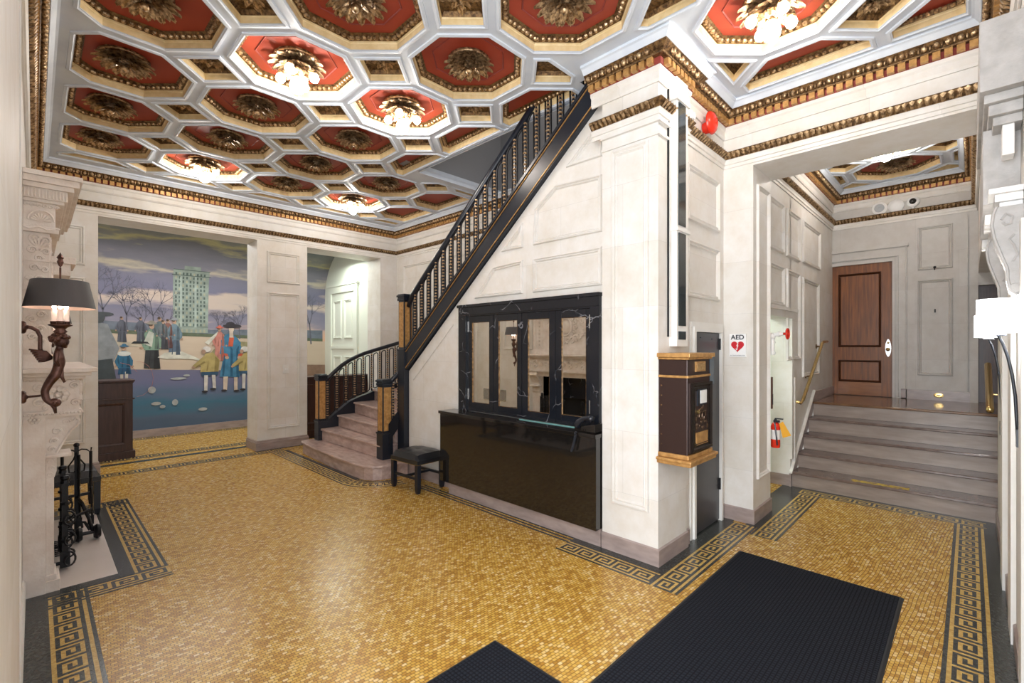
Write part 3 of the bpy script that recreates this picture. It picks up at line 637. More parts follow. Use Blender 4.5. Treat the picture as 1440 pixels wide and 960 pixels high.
# lower right railing
def mixp(t, z0, z1): return (3.04 + .15 * t, 5.13 - .14 * t, z0 + (z1 - z0) * t)
p0, p1 = Vector((3.05, 5.11, 0)), Vector((3.20, 5.03, 0))
at0(M().tube([(3.03, 5.14, 1.07), (3.07, 5.11, 1.115), (3.19, 5.02, 1.27)], .03, 10).obj('handrail', BLACK, st, smooth=True))
at0(M().loft([[(x - .02, y - .03, a), (x + .02, y + .03, a), (x + .02, y + .03, b), (x - .02, y - .03, b)] for x, y, a, b in ((3.05, 5.11, .32, .60), (3.10, 5.08, .46, .68), (3.15, 5.05, .55, .76), (3.20, 5.01, .60, .84))]).obj('stringer', mat('matt_black_stringer', (.008, .008, .011), .7, spec=.15), st))
for x, y, a, b in ((3.095, 5.08, .69, 1.10), (3.145, 5.05, .78, 1.16)): baluster(x, y, a, b)
# ================================================================ desk, mirrored shutters, telephone
dk = thing('reception_desk', 'polished black granite reception desk standing below the mirrored shutters', 'desk', (3.1, 3.0, 0))
at0(M().box(3.0, 3.199, 2.04, 4.0, .14, .845).obj('front_panel', GRANITE, dk))
at0(M().box(2.985, 3.199, 2.035, 4.015, .845, .875).obj('counter_top', GRANITE, dk, bevel=.003))
at0(M().box(3.06, 3.199, 2.04, 3.93, 0, .14).obj('stone_plinth', MARBLE, dk))
ms = thing('mirrored_shutters', 'four mirror-glazed folding shutters in a veined black marble frame above the desk', 'shutters', (3.2, 3.0, .88))
fm = M(); X0 = 3.2
fm.box(3.155, X0, 3.77, 3.89, .876, 1.875).box(3.155, X0, 2.12, 2.205, .876, 1.875).box(3.155, X0, 2.12, 3.89, 1.875, 1.96).box(3.14, X0, 2.11, 3.90, 1.955, 1.985).box(3.162, X0, 2.2, 3.78, 1.862, 1.88)
at0(fm.obj('marble_frame', BMARBLE, ms, bevel=.003))
for (a, b, c, d, zt, zb) in ((3.77, 3.375, 3.695, 3.431, 1.798, .972), (3.37, 2.988, 3.30, 3.044, 1.80, .965), (2.982, 2.585, 2.909, 2.652, 1.80, .955), (2.58, 2.205, 2.518, 2.259, 1.796, .962)):
    l = M().box(3.178, X0, c, a, .88, 1.862).box(3.178, X0, b, d, .88, 1.862).box(3.178, X0, d, c, zt, 1.862).box(3.178, X0, d, c, .88, zb)
    lf = at0(l.obj('shutter', BMARBLE, ms, bevel=.002))
    M().box(3.188, 3.199, d, c, zb, zt).obj('mirror_pane', MIRROR, lf)
    M().ring(rect(d, c, zb, zt), [(0, 0), (.001, .010), (.004, .010), (.005, 0)], PX(3.189, -1)).obj('brass_edge', GOLDD, lf)
for a_, b_ in ((3.745, 1.70), (3.745, 1.0), (2.212, 1.70), (2.212, 1.0)): at0(M().box(3.172, 3.18, a_, a_ + .014, b_, b_ + .11).obj('hinge', STEEL, ms))
gs = M().box(3.138, 3.152, 2.24, 2.98, .876, .881).obj('glass_shelf', mat('green_edged_glass', (.25, .55, .52), .08, spec=.6)); tag(gs, 'thin green-edged glass strip lying on the black desk counter', 'glass')
ph = thing('telephone', 'black desk telephone with its coiled cord hanging over the desk edge', 'telephone', (3.1, 2.12, .875))
at0(M().prism([(2.07, .875), (2.27, .875), (2.27, .905), (2.07, .945)], lambda u, v, h: (h, u, v), 3.03, 3.17).obj('base', GRANITE, ph, bevel=.006))
hs = []
at0(M().tube([(3.02, 2.235, .915), (3.02, 2.215, .955), (3.02, 2.17, .985), (3.02, 2.12, .995), (3.02, 2.085, .985)], [.028, .024, .016, .018, .028], 10).obj('handset', BLACK, ph, smooth=True))
cpts = []
for i in range(140):
    t = i / 139; y = 2.235 + .035 * sin(pi * t) * 1.0 - .05 * t; z = .885 - .16 * sin(pi * t) ** .7; x = 2.972 - .01 * sin(pi * t)
    cpts.append((x + .006 * cos(i * 1.3), y + .02 * (t - .5) * 2 + .006 * sin(i * 1.3), z))
at0(M().tube(cpts, .0035, 5).obj('coiled_cord', BLACK, ph, smooth=True))
# ================================================================ leather stools
def stool_parts(root):
    sx, sy = .19, .235
    m = M(); n = 14; g = []
    for i in range(n + 1):
        row = []
        for j in range(n + 1):
            u, v = i / n * 2 - 1, j / n * 2 - 1
            e = (1 - abs(u) ** 6) * (1 - abs(v) ** 6)
            z = .345 + .075 * e ** .4
            tu = .5 + .5 * cos(u * pi * 3); tv = .5 + .5 * cos(v * pi * 3); z -= .012 * (tu * tv) ** 2 * e
            row.append(m.b.verts.new((u * sx, v * sy, z)))
        g.append(row)
    for i in range(n):
        for j in range(n): m.face([g[i][j], g[i + 1][j], g[i + 1][j + 1], g[i][j + 1]])
    m.box(-sx, sx, -sy, sy, .30, .348)
    m.obj('tufted_seat', LEATHER, root, smooth=False, bevel=0)
    for ch in root.children:
        auto(ch)
    nl = M()
    for i in range(26):
        t = (i + .5) / 26 * 2 - 1
        for a, b in ((t * sx, -sy), (t * sx, sy), (-sx, t * sy), (sx, t * sy)): nl.ball((a, b, .303), .0045, 5, 3)
    nl.obj('nail_trim', BRASS, root)
    for a in (-1, 1):
        for b in (-1, 1):
            x, y = a * (sx - .026), b * (sy - .026)
            M().loft([[(x - s, y - s, z), (x + s, y - s, z), (x + s, y + s, z), (x - s, y + s, z)] for s, z in ((.017, 0), (.023, .05), (.024, .31))]).obj('leg', BLACK, root, bevel=.002)
    for a in (-1, 1):
        M().box(a * (sx - .026) - .01, a * (sx - .026) + .01, -sy + .04, sy - .04, .14, .165).obj('stretcher', BLACK, root)
    M().box(-sx + .04, sx - .04, -.012, .012, .14, .165).obj('stretcher', BLACK, root)
s1 = thing('leather_stool', 'black tufted leather stool standing beside the reception desk and stairs', 'stool', (2.965, 4.36, .004), R(4))
stool_parts(s1)
dup(s1, (.235, 5.97, .0065), R(2), 'black leather stool partly hidden behind the fireplace tools')
# ================================================================ service door, duct casing, mailbox, signs
d1 = struct(M().box(3.735, 4.276, 1.60, 1.635, .015, 1.665).obj('door_1', DOORG))
M().box(3.70, 3.735, 1.575, 1.61, 0, 1.67).box(4.276, 4.31, 1.575, 1.61, 0, 1.67).box(3.70, 4.31, 1.575, 1.61, 1.67, 1.71).box(3.67, 4.34, 1.585, 1.61, 1.71, 1.75).box(3.66, 3.70, 1.59, 1.61, 0, 1.75).obj('door_frame', PLASTER, d1)
M().box(4.262, 4.285, 1.585, 1.60, 1.52, 1.62).box(4.262, 4.285, 1.585, 1.60, .28, .38).obj('hinge', IRON, d1)
M().box(4.05, 4.14, 1.594, 1.60, 1.22, 1.50).obj('narrow_window', BLUEREFL, d1)  # bluish reflection put into the pane's colour
M().box(3.86, 3.875, 1.593, 1.6, 1.62, 1.63).box(4.10, 4.115, 1.593, 1.6, 1.61, 1.62).obj('screw', BLACK, d1)
du = thing('duct_casing', 'tall white painted duct casing with dark glass strip on the square column', 'duct casing', (3.3, 1.54, 1.57))
at0(M().box(3.24, 3.425, 1.51, 1.568, 1.55, 3.50).box(3.225, 3.44, 1.495, 1.568, 3.33, 3.36).box(3.225, 3.44, 1.495, 1.568, 2.385, 2.41).obj('casing', PLASTER, du, bevel=.002))
at0(M().box(3.262, 3.375, 1.503, 1.511, 2.43, 3.32).box(3.262, 3.375, 1.503, 1.511, 1.70, 2.375).box(3.262, 3.375, 1.503, 1.511, 1.60, 1.66).obj('glass_strip', GLASSD, du))
at0(M().box(3.215, 3.24, 1.55, 1.568, 1.62, 3.48).obj('side_batten', STONE, du)); at0(M().box(3.207, 3.214, 1.555, 1.568, 1.62, 3.45).obj('dark_strip', IRON, du))  # thin black strip beside the batten
mb = thing('mail_box', 'brown metal lobby mail box with gilt ledges fixed to the square column', 'mailbox', (3.26, 1.45, .75))
at0(M().box(3.075, 3.45, 1.36, 1.566, .80, 1.46).obj('body', MAILB, mb, bevel=.004))
at0(M().box(3.045, 3.48, 1.33, 1.567, 1.475, 1.505).box(3.06, 3.465, 1.345, 1.567, 1.46, 1.475).obj('top_ledge', GOLDL, mb, bevel=.004))
at0(M().box(3.045, 3.49, 1.325, 1.567, .74, .765).box(3.03, 3.50, 1.315, 1.567, .765, .785).box(3.06, 3.47, 1.345, 1.567, .785, .815).obj('bottom_ledge', GOLDL, mb, bevel=.005))
at0(M().box(3.068, 3.457, 1.352, 1.567, 1.335, 1.352).obj('gilt_band', GOLDL, mb, bevel=.004))
dr = at0(M().box(3.10, 3.44, 1.348, 1.36, .83, 1.30).obj('door', MAILB, mb))
M().ring(rect(3.10, 3.44, .83, 1.30), [(0, 0), (0, .016), (.018, .018), (.026, .006), (.05, .010), (.06, 0)], PY(1.349, -1)).obj('door_moulding', mat('dark_iron_moulding', (.02, .014, .012), .25, .5), dr)
orn = M()
for i in range(26):
    x = 3.18 + .2 * random.random(); z = .97 + .17 * random.random(); orn.ball((x, 1.347, z), .012, 6, 4, (1, .5, 1))
for s in (-1, 1): orn.tube([(3.28 + s * .02 + s * .035 * cos(a) * (1 - a / 9), 1.343, 1.06 + .045 * sin(a) * (1 - a / 9)) for a in [i * .4 for i in range(16)]], .005, 5)
orn.obj('cast_ornament', mat('cast_bronze_relief', (.10, .06, .035), .35, .6), dr)
M().lathe([(0, 0), (.014, 0), (.014, -.012), (0, -.014)], (3.2, 1.344, 1.10), 12, 'y').obj('lock', BRASS, dr)
M().box(3.20, 3.345, 1.338, 1.348, 1.14, 1.255).obj('card_frame', BLACK, dr); M().box(3.235, 3.335, 1.334, 1.339, 1.155, 1.245).obj('card', PAPER, dr)
M().box(3.18, 3.37, 1.340, 1.349, .87, .955).obj('brass_plate', GOLDL, dr)
pl = at0(M().box(3.20, 3.36, 1.352, 1.361, 1.375, 1.445).obj('name_plate', GOLDL, mb)); M().box(3.212, 3.348, 1.350, 1.353, 1.385, 1.435).obj('plate_engraving', mat('engraved_brass', (.38, .22, .08), .4, .5, col2=(.62, .42, .2), nscale=90), pl)
rv = M()
for i in range(7): rv.ball((3.074, 1.545, .87 + .068 * i), .006, 6, 4)
at0(rv.obj('rivets', GOLDD, mb))
def text(s, size, mp, name, m_, parent, off=.0, bold=.0, z=.001):
    cu = bpy.data.curves.new('t', 'FONT'); cu.body = s; cu.size = size; cu.align_x = 'CENTER'; cu.align_y = 'CENTER'; cu.offset = bold; cu.extrude = .0006
    o = bpy.data.objects.new('t', cu); C.objects.link(o); dg = bpy.context.evaluated_depsgraph_get(); me = bpy.data.meshes.new_from_object(o.evaluated_get(dg)); bpy.data.objects.remove(o)
    for v in me.vertices: v.co = Vector(mp(v.co.x, v.co.y, v.co.z + z))
    me.materials.clear(); me.materials.append(m_); return link(name, me, parent)
ag = thing('defibrillator_sign', 'white AED sign with a red heart on the door pier', 'sign', (4.37, 1.475, 1.56))
at0(M().box(4.366, 4.38, 1.405, 1.545, 1.458, 1.662).obj('plate', WHITE, ag, bevel=.001))
AM = lambda u, v, h: (4.3655 - h, 1.475 - u, 1.56 + v)
at0(text('AED', .058, lambda u, v, h: AM(u, v + .070, h), 'lettering', BLACK, ag, bold=.0012))
hp = [(16 * sin(t) ** 3, 13 * cos(t) - 5 * cos(2 * t) - 2 * cos(3 * t) - cos(4 * t)) for t in [2 * pi * i / 40 for i in range(40)]]
at0(M().prism([(x * .0034, y * .0034 - .006) for x, y in hp], lambda u, v, h: AM(u, v, h), 0, .0015).obj('red_heart', mat('sign_red', (.55, .01, .02), .4), ag))
at0(M().prism([(x * .0011, y * .0012 - .008) for x, y in [(2, 22), (-10, 2), (-2, 2), (-8, -20), (-14, -14), (-8, -30), (4, -20), (-3, -20), (8, 6), (1, 6), (8, 20)]], lambda u, v, h: AM(u, v, h), .0015, .0025).obj('white_bolt', WHITE, ag))
at0(text('AUTOMATED DEFIBRILLATOR', .009, lambda u, v, h: AM(u, v - .089, h), 'small_lettering', BLACK, ag))
al = thing('fire_alarm_bell', 'round glossy red fire alarm bell high on the wall under the cornice', 'alarm bell', (3.94, 1.6, 3.43))
at0(M().lathe([(0, 0), (.045, 0), (.05, -.05), (.045, -.06), (0, -.06)], (3.94, 1.6, 3.38), 20, 'y').obj('back_box', REDG, al, smooth=False))
at0(auto(M().lathe([(0, -.055), (.08, -.055), (.092, -.062), (.09, -.075), (.075, -.095), (.045, -.108), (.018, -.11), (.016, -.118), (0, -.12)], (3.92, 1.6, 3.40), 28, 'y').obj('bell_dome', REDG, al)))
er = thing('round_wall_vent', 'small white round ribbed fitting on the wall left of the red alarm bell', 'vent', (3.62, 1.6, 3.38))
at0(auto(M().lathe([(0, 0), (.06, 0), (.06, -.02), (.048, -.022), (.046, -.04), (.03, -.042), (.028, -.055), (0, -.055)], (3.62, 1.6, 3.36), 24, 'y').obj('ribbed_disc', WHITE, er)))
# standpipe valve, extinguisher
sp_ = thing('standpipe', 'white painted standpipe with red valve wheel beside the alcove opening', 'pipe valve', (4.95, 1.30, 1.6))
at0(M().tube([(4.96, 1.37, 1.47), (4.96, 1.37, 1.62)], .026, 12).tube([(4.96, 1.37, 1.66), (4.96, 1.27, 1.668)], .017, 10).ball((4.96, 1.37, 1.645), .036, 12, 8).tube([(4.96, 1.37, 1.48), (4.96, 1.37, 1.50)], .035, 12).tube([(4.96, 1.37, 1.58), (4.96, 1.37, 1.595)], .034, 12).tube([(4.96, 1.32, 1.664), (4.96, 1.30, 1.666)], .026, 10).box(4.92, 4.95, 1.38, 1.42, 1.55, 1.68).obj('pipe', WHITE, sp_, smooth=False))
vw = M().tube([(4.96 + .046 * cos(a), 1.235, 1.668 + .046 * sin(a)) for a in [2 * pi * i / 18 for i in range(18)]], .009, 6, closed=True).tube([(4.96, 1.27, 1.668), (4.96, 1.225, 1.668)], .012, 8)
for k in range(3): a = k * pi / 3; vw.tube([(4.96 - .045 * cos(a), 1.235, 1.668 - .045 * sin(a)), (4.96 + .045 * cos(a), 1.235, 1.668 + .045 * sin(a))], .005, 5)
at0(vw.obj('valve_wheel', REDG, sp_, smooth=True))
sp_.location.x -= .05; sp_.location.y -= .02
ex = thing('fire_extinguisher', 'small red fire extinguisher with a yellow tag on the alcove jamb', 'fire extinguisher', (4.96, 1.36, .58))
at0(auto(M().lathe([(0, 0), (.036, 0), (.04, .01), (.04, .2), (.03, .23), (.014, .24), (0, .24)], (4.965, 1.335, .59), 18).obj('cylinder', REDG, ex)))
at0(M().box(4.95, 4.98, 1.30, 1.35, .83, .85).box(4.955, 4.975, 1.27, 1.34, .86, .87).tube([(4.965, 1.335, .82), (4.965, 1.335, .86)], .012, 8).obj('valve_handle', BLACK, ex)); at0(M().tube([(4.965, 1.34, .84), (4.925, 1.33, .82), (4.92, 1.315, .7), (4.925, 1.31, .62)], .007, 6).obj('hose', BLACK, ex))
at0(M().lathe([(.0405, 0), (.0405, .09)], (4.965, 1.335, .67), 18).obj('label', PAPER, ex)); at0(M().prism([(1.20, .72), (1.27, .69), (1.30, .82), (1.27, .845)], PX(4.955, -1), 0, .002).obj('inspection_tag', YEL, ex))
ex.location.x -= .025; ex.location.y -= .01
ks = thing('key_switch_strip', 'narrow switch strip on the jamb above the fire extinguisher', 'switch', (4.925, 1.375, 1.1)); at0(M().box(4.88, 4.905, 1.338, 1.35, .96, 1.26).obj('plate', mat('switch_brown', (.12, .05, .03), .4), ks)); at0(M().box(4.885, 4.9, 1.334, 1.34, 1.0, 1.1).obj('switches', BLACK, ks))
# ================================================================ passage: steps, doors, rails
ps = thing('passage_steps', 'five broad grey mauve stone steps leading up to the wooden door', 'steps', (6.4, .6, 0))
for k in range(5):
    x0 = 5.88 + .247 * k; x1 = x0 + .30 if k < 4 else 8.3
    o = at0(M().box(x0, x1 if k < 4 else 8.09, -.49, 1.41, RI * k + .001, RI * (k + 1) - .028).obj('step', TREAD2, ps))
    M().box(x0 - .035, x1 if k < 4 else 8.09, -.49, 1.41, RI * (k + 1) - .028, RI * (k + 1)).obj('stone_nosing', NOSE2 if k < 4 else mat('amber_varnished_landing', (.22, .12, .06), .1, col2=(.14, .07, .035), nscale=9), o, bevel=.006)
at0(M().box(5.86, 5.95, .42, .88, RI, RI + .001).obj('worn_yellow_tape', mat('worn_yellow_tape', (.55, .38, .05), .6, col2=(.2, .14, .1), nscale=30, ramp=(.45, .6)), ps))
d2 = struct(M().box(8.13, 8.29, .73, 1.50, .862, 2.71).obj('door_2', WOOD))
DM = PX(8.13, -1)
M().prism(rect(.76, .87, .87, 2.70), DM, 0, .018).prism(rect(1.36, 1.49, .87, 2.70), DM, 0, .018).prism(rect(.87, 1.36, 2.58, 2.70), DM, 0, .018).prism(rect(.87, 1.36, 1.36, 1.54), DM, 0, .018).obj('stile', WOOD, d2)
M().prism(rect(.87, 1.36, .87, 1.05), DM, 0, .019).obj('bottom_rail', WOODE, d2)
M().ring(rect(.87, 1.36, 1.54, 2.58), [(0, .018), (.012, .026), (.024, .006), (.03, 0)], DM).ring(rect(.87, 1.36, 1.05, 1.36), [(0, .018), (.012, .026), (.024, .006), (.03, 0)], DM).obj('panel_moulding', mat('dark_door_moulding', (.06, .02, .008), .35), d2)
M().prism([(.795 + .032 * cos(a) * (1 - .25 * abs(sin(a)) ** 3), 1.53 + .12 * sin(a)) for a in [2 * pi * i / 24 for i in range(24)]], DM, .018, .024).obj('steel_lock_plate', STEEL, d2)
M().lathe([(0, -.024), (.018, -.024), (.014, -.04), (.024, -.055), (.022, -.068), (0, -.072)], (8.13, .795, 1.51), 14, 'x').lathe([(0, -.024), (.014, -.024), (.012, -.034), (0, -.034)], (8.13, .795, 1.60), 12, 'x').obj('knob', BRASS, d2, smooth=True)
M().box(8.08, 8.14, .72, .75, .861, 2.70).box(8.08, 8.14, 1.49, 1.53, .861, 2.70).box(8.08, 8.14, .72, 1.53, 2.70, 2.74).obj('inner_frame', STONE2, d2)
M().ring([(1.54, .86), (1.54, 2.76), (.70, 2.76), (.70, .86), (.60, .86), (.60, 2.90), (1.56, 2.90), (1.56, .86)], [(0, 0), (0, .02), (.01, .02), (.018, .01)], PX(8.1, -1)).prism([(1.54, .99), (1.54, 2.76), (.70, 2.76), (.70, .99), (.60, .99), (.60, 2.88), (1.56, 2.88), (1.56, .99)], PX(8.1, -1), 0, .012).box(8.06, 8.1, .58, 1.43, 2.88, 2.915).obj('door_frame', STONE2, d2)
struct(M().box(8.2, 8.24, -.6, -.05, .86, 2.32).obj('door_4', DWOOD))
hr = thing('brass_handrail', 'brass handrail rising along the left wall of the stone steps', 'handrail', (6.6, 1.37, 1.2))
at0(M().tube([(6.00, 1.425, .94), (6.02, 1.36, .915), (6.10, 1.355, .945), (7.05, 1.355, 1.585), (7.14, 1.355, 1.61), (7.36, 1.355, 1.615)], .018, 10).obj('rail', BRASS, hr, smooth=True))
at0(M().tube([(7.1, 1.425, 1.55), (7.1, 1.38, 1.55), (7.1, 1.36, 1.60)], .012, 8).lathe([(0, 0), (.03, 0), (.03, -.008), (0, -.01)], (7.1, 1.43, 1.55), 14, 'y').obj('bracket', GOLDD, hr)); at0(M().tube([(6.55, 1.425, 1.19), (6.55, 1.38, 1.19), (6.55, 1.36, 1.25)], .010, 8).lathe([(0, 0), (.025, 0), (.025, -.008), (0, -.01)], (6.55, 1.43, 1.19), 14, 'y').obj('bracket', GOLDD, hr))
h2 = thing('brass_handrail', 'short thick brass handrail at the right end of the stone steps', 'handrail', (6.2, -.12, 1.1))
at0(M().tube([(6.62, -.125, 1.37), (5.95, -.125, 1.0), (5.90, -.125, .985)], .026, 10).obj('rail', BRASS, h2, smooth=True)); at0(M().tube([(6.3, -.125, 1.17), (6.3, -.125, 1.10), (6.3, -.3, 1.10), (6.3, -.5, 1.10)], .010, 6).obj('bracket', BRASS, h2))
for y, n_, lb in ((.886, 'smoke_detector', 'left-hand round smoke detector, nearest the cornice corner in the passage'), (.712, 'sounder_disc', 'plain white round sounder between the smoke detector and the small camera')):
    t = thing(n_, lb, 'detector', (8.1, y, 3.42))
    at0(auto(M().lathe([(0, 0), (.085, 0), (.085, -.018), (.06, -.035), (.03, -.04), (0, -.04)], (8.1, y, 3.435), 24, 'x').obj('cover', WHITE, t)))
    if n_ == 'smoke_detector': at0(M().lathe([(.055, -.036), (.06, -.03), (.05, -.042)], (8.1, y, 3.435), 24, 'x').lathe([(0, -.039), (.02, -.043), (0, -.046)], (8.1, y, 3.435), 12, 'x').obj('grille', mat('detector_grey', (.4, .42, .45), .5), t))
t = thing('security_camera', 'small white dome camera with a dark eye above the passage door wall', 'camera', (8.1, .538, 3.44))
at0(auto(M().lathe([(0, 0), (.07, 0), (.065, -.03), (.045, -.045), (0, -.045)], (8.1, .538, 3.45), 20, 'x').obj('housing', WHITE, t))); at0(M().ball((8.065, .538, 3.455), .04, 14, 8).obj('lens_dome', GRANITE, t, smooth=True)); at0(M().ball((8.08, .538, 3.375), .015, 8, 5).obj('indicator', WHITE, t))
t = thing('oval_outlet', 'oval brass outlet set in the skirting right of the wooden door', 'outlet', (8.08, .288, .93))
at0(M().lathe([(0, 0), (.05, 0), (.048, -.006), (.03, -.008), (0, -.009)], (8.08, .288, .925), 20, 'x', sx=1., sy=.62).obj('oval_plate', BRASS, t)); at0(M().box(8.068, 8.072, .27, .305, .918, .932).obj('socket', mat('olive_socket', (.2, .2, .08), .4), t))
t = thing('light_switch', 'small wall switch plate in the tall stone panel beside the wooden door', 'switch', (8.1, .322, 2.0)); at0(M().box(8.093, 8.1, .29, .36, 1.955, 2.06).obj('plate', STONE2, t)); at0(M().box(8.085, 8.094, .315, .33, 1.985, 2.03).obj('toggle', IRON, t))
t = thing('wall_hook', 'little dark hook on the ledge of the upper stone panel', 'hook', (8.09, .325, 2.56)); at0(M().ball((8.075, .325, 2.565), .016, 8, 5).obj('hook_head', IRON, t)); at0(M().tube([(8.1, .325, 2.56), (8.075, .325, 2.56), (8.07, .325, 2.53)], .006, 5).obj('shank', IRON, t))
t = thing('light_switch', 'white switch plate on the plain face of the back column', 'switch', (2.71, 7.54, 1.22)); at0(M().box(2.67, 2.76, 7.53, 7.54, 1.14, 1.27).obj('plate', PLASTER, t)); at0(M().box(2.70, 2.715, 7.52, 7.532, 1.19, 1.22).box(2.725, 2.74, 7.52, 7.532, 1.19, 1.22).obj('toggle', WHITE, t))
# mats
def grid_mat(name, x0, x1, y0, y1, label):
    rb = mat(name + '_rubber', (.016, .018, .024), .8, spec=.12); nt = rb.node_tree; N = nt.nodes.new; L = nt.links.new
    tc = N('ShaderNodeTexCoord'); mp = N('ShaderNodeMapping'); mp.inputs['Scale'].default_value = (1 / .02, 1 / .02, 1); L(tc.outputs['Object'], mp.inputs[0]); ch = N('ShaderNodeTexVoronoi'); ch.feature = 'F1'; ch.distance = 'CHEBYCHEV'; ch.inputs['Randomness'].default_value = 0; ch.inputs['Scale'].default_value = 1; L(mp.outputs[0], ch.inputs['Vector'])
    r = N('ShaderNodeValToRGB'); r.color_ramp.elements[0].position = .3; r.color_ramp.elements[1].position = .5; r.color_ramp.elements[0].color = (.017, .020, .028, 1); r.color_ramp.elements[1].color = (.003, .003, .005, 1); L(ch.outputs['Distance'], r.inputs[0]); L(r.outputs[0], nt.nodes['Principled BSDF'].inputs['Base Color'])
    b = N('ShaderNodeBump'); b.inputs['Distance'].default_value = .004; b.inputs['Strength'].default_value = .8; b.invert = True; L(ch.outputs['Distance'], b.inputs['Height']); L(b.outputs[0], nt.nodes['Principled BSDF'].inputs['Normal'])
    t = thing(name, label, 'mat', ((x0 + x1) / 2, (y0 + y1) / 2, 0))
    at0(M().box(x0 + .02, x1 - .02, y0 + .02, y1 - .02, .003, .013).obj('ribbed_pad', rb, t))
    at0(M().ring(rect(x0, x1, y0, y1), [(0, .003), (.012, .011), (.03, .011)], PZ(0)).obj('rubber_edge', RUBBERK, t))
grid_mat('entrance_mat', 1.76, 3.735, .29, 1.25, 'large black ribbed rubber mat lying across the mosaic floor'); grid_mat('entrance_mat', .35, 1.70, .60, 1.79, 'black rubber mat of which only a corner shows, left of the larger mat')
# ================================================================ fireplace
fp = thing('fireplace', 'carved pale stone fireplace with tall overmantel on the left wall', 'fireplace', (.05, 4.9, 0))
FY0, FY1 = 4.13, 5.66
def spiral(c, r, turns, n=26, sgn=1, a0=0): return [(c[0] + sgn * r * (1 - i / n * .85) * cos(a0 + turns * 2 * pi * i / n), c[1] + r * (1 - i / n * .85) * sin(a0 + turns * 2 * pi * i / n)) for i in range(n + 1)]
def scroll(m, mp, c, r, turns=1.4, th=.006, sgn=1, a0=0):
    th *= 1.35; m.tube([mp(u, v, .003) for u, v in spiral(c, r, turns, 22, sgn, a0)], [th * (1.1 - .5 * i / 22) for i in range(23)], 5)
def flower(m, mp, c, r, n=8):
    for k in range(n):
        a = 2 * pi * k / n; p = mp(c[0] + cos(a) * r * .62, c[1] + sin(a) * r * .62, .004); m.ball(p, r * .36, 6, 4)
    m.ball(mp(c[0], c[1], .008), r * .3, 6, 4)
SIDE = PY(FY0, -1)                     # faces the camera: (X, Z)
# legs
def leg(y0, y1):
    m = M().box(-.05, .05, y0, y1, 0, 1.145).box(.05, .088, y0 + .02, y1 - .02, .10, .72)
    m.box(.045, .10, y0 + .012, y1 - .012, .0, .045).box(.045, .115, y0 + .005, y1 - .005, 0, .075).box(.045, .10, y0 + .01, y1 - .01, .075, .11)
    m.box(.03, .17, y0 + .01, y1 - .01, .845, .862)
    m.prism([(.05, .72), (.09, .72), (.10, .76), (.10, .845), (.05, .845)], lambda u, v, h: (u, h, v), y0 + .02, y1 - .02)
    o = at0(m.obj('leg', CARVED, fp, bevel=.003))
    c = M()                             # console bracket with scroll
    pr = [(.05, .862), (.105, .862), (.115, .90), (.14, .95), (.165, 1.0), (.20, 1.03), (.215, 1.05), (.21, 1.08), (.20, 1.105), (.05, 1.107)]
    c.prism(pr, lambda u, v, h: (u, h, v), y0 + .025, y1 - .025)
    mp = PY(y0 + .025, -1)
    c.tube([mp(u, v, .004) for u, v in [(.10, .875), (.115, .91), (.14, .96), (.165, 1.01), (.195, 1.04), (.205, 1.07), (.19, 1.085), (.18, 1.07)]], .008, 6)
    for q in ((.078, .90, .018), (.085, .95, .02), (.10, 1.01, .024), (.145, 1.065, .022)): scroll(c, mp, q[:2], q[2], 1.3, .005)
    for q in ((.068, .74, .012), (.075, .78, .014), (.068, .82, .012)): scroll(c, mp, q[:2], q[2], 1.2, .005)
    c.obj('scroll_bracket', CARVED, o)
leg(FY0, 4.36); leg(5.43, FY1)
so_ = M(); flower(so_, SIDE, (.0, 1.095), .03, 6); so_.box(-.05, .05, FY0 - .006, FY0, 1.125, 1.145)
at0(so_.obj('side_rosette', CARVED, fp))
# entablature
fr = M().box(-.05, .205, FY0, FY1, 1.145, 1.34).box(-.05, .215, FY0 - .008, FY1 + .008, 1.107, 1.145).box(.05, .155, FY0 + .02, FY1 - .02, 1.03, 1.11)
fr = at0(fr.obj('carved_frieze', CARVED, fp))
c = M(); flower(c, SIDE, (.105, 1.245), .06, 9)
for q in ((.02, 1.29, .03), (.02, 1.20, .03), (.18, 1.30, .022), (.185, 1.19, .02), (.05, 1.165, .015)): scroll(c, SIDE, q[:2], q[2], 1.4, .006)
FRT = PX(.205, 1)
for i in range(12):
    y = FY0 + .07 + i * (FY1 - FY0 - .14) / 11
    if i % 2: flower(c, FRT, (y, 1.245), .04, 8)
    else:
        scroll(c, FRT, (y, 1.27), .05, 1.5, .012, 1); scroll(c, FRT, (y, 1.20), .04, 1.4, .011, -1)
for i in range(15): x = -.04 + i * .0175; c.ball((x, FY0 - .010, 1.127), .0085, 6, 4)
for i in range(62): y = FY0 + i * .0248; c.ball((.218, y, 1.127), .0085, 5, 3)
for i in range(10): x = -.04 + i * .026; c.ball((x, FY0 - .004, 1.345), .013, 6, 4)
for i in range(44): y = FY0 + i * .035; c.ball((.21, y, 1.345), .014, 5, 3)
c.obj('scroll_carving', CARVED, fr)
sh = M().box(-.05, .235, FY0 - .02, FY1 + .02, 1.34, 1.362).box(-.05, .262, FY0 - .05, FY1 + .05, 1.362, 1.385).box(-.05, .29, FY0 - .075, FY1 + .075, 1.385, 1.412)
at0(sh.obj('mantel_shelf', CARVED, fp, bevel=.004))
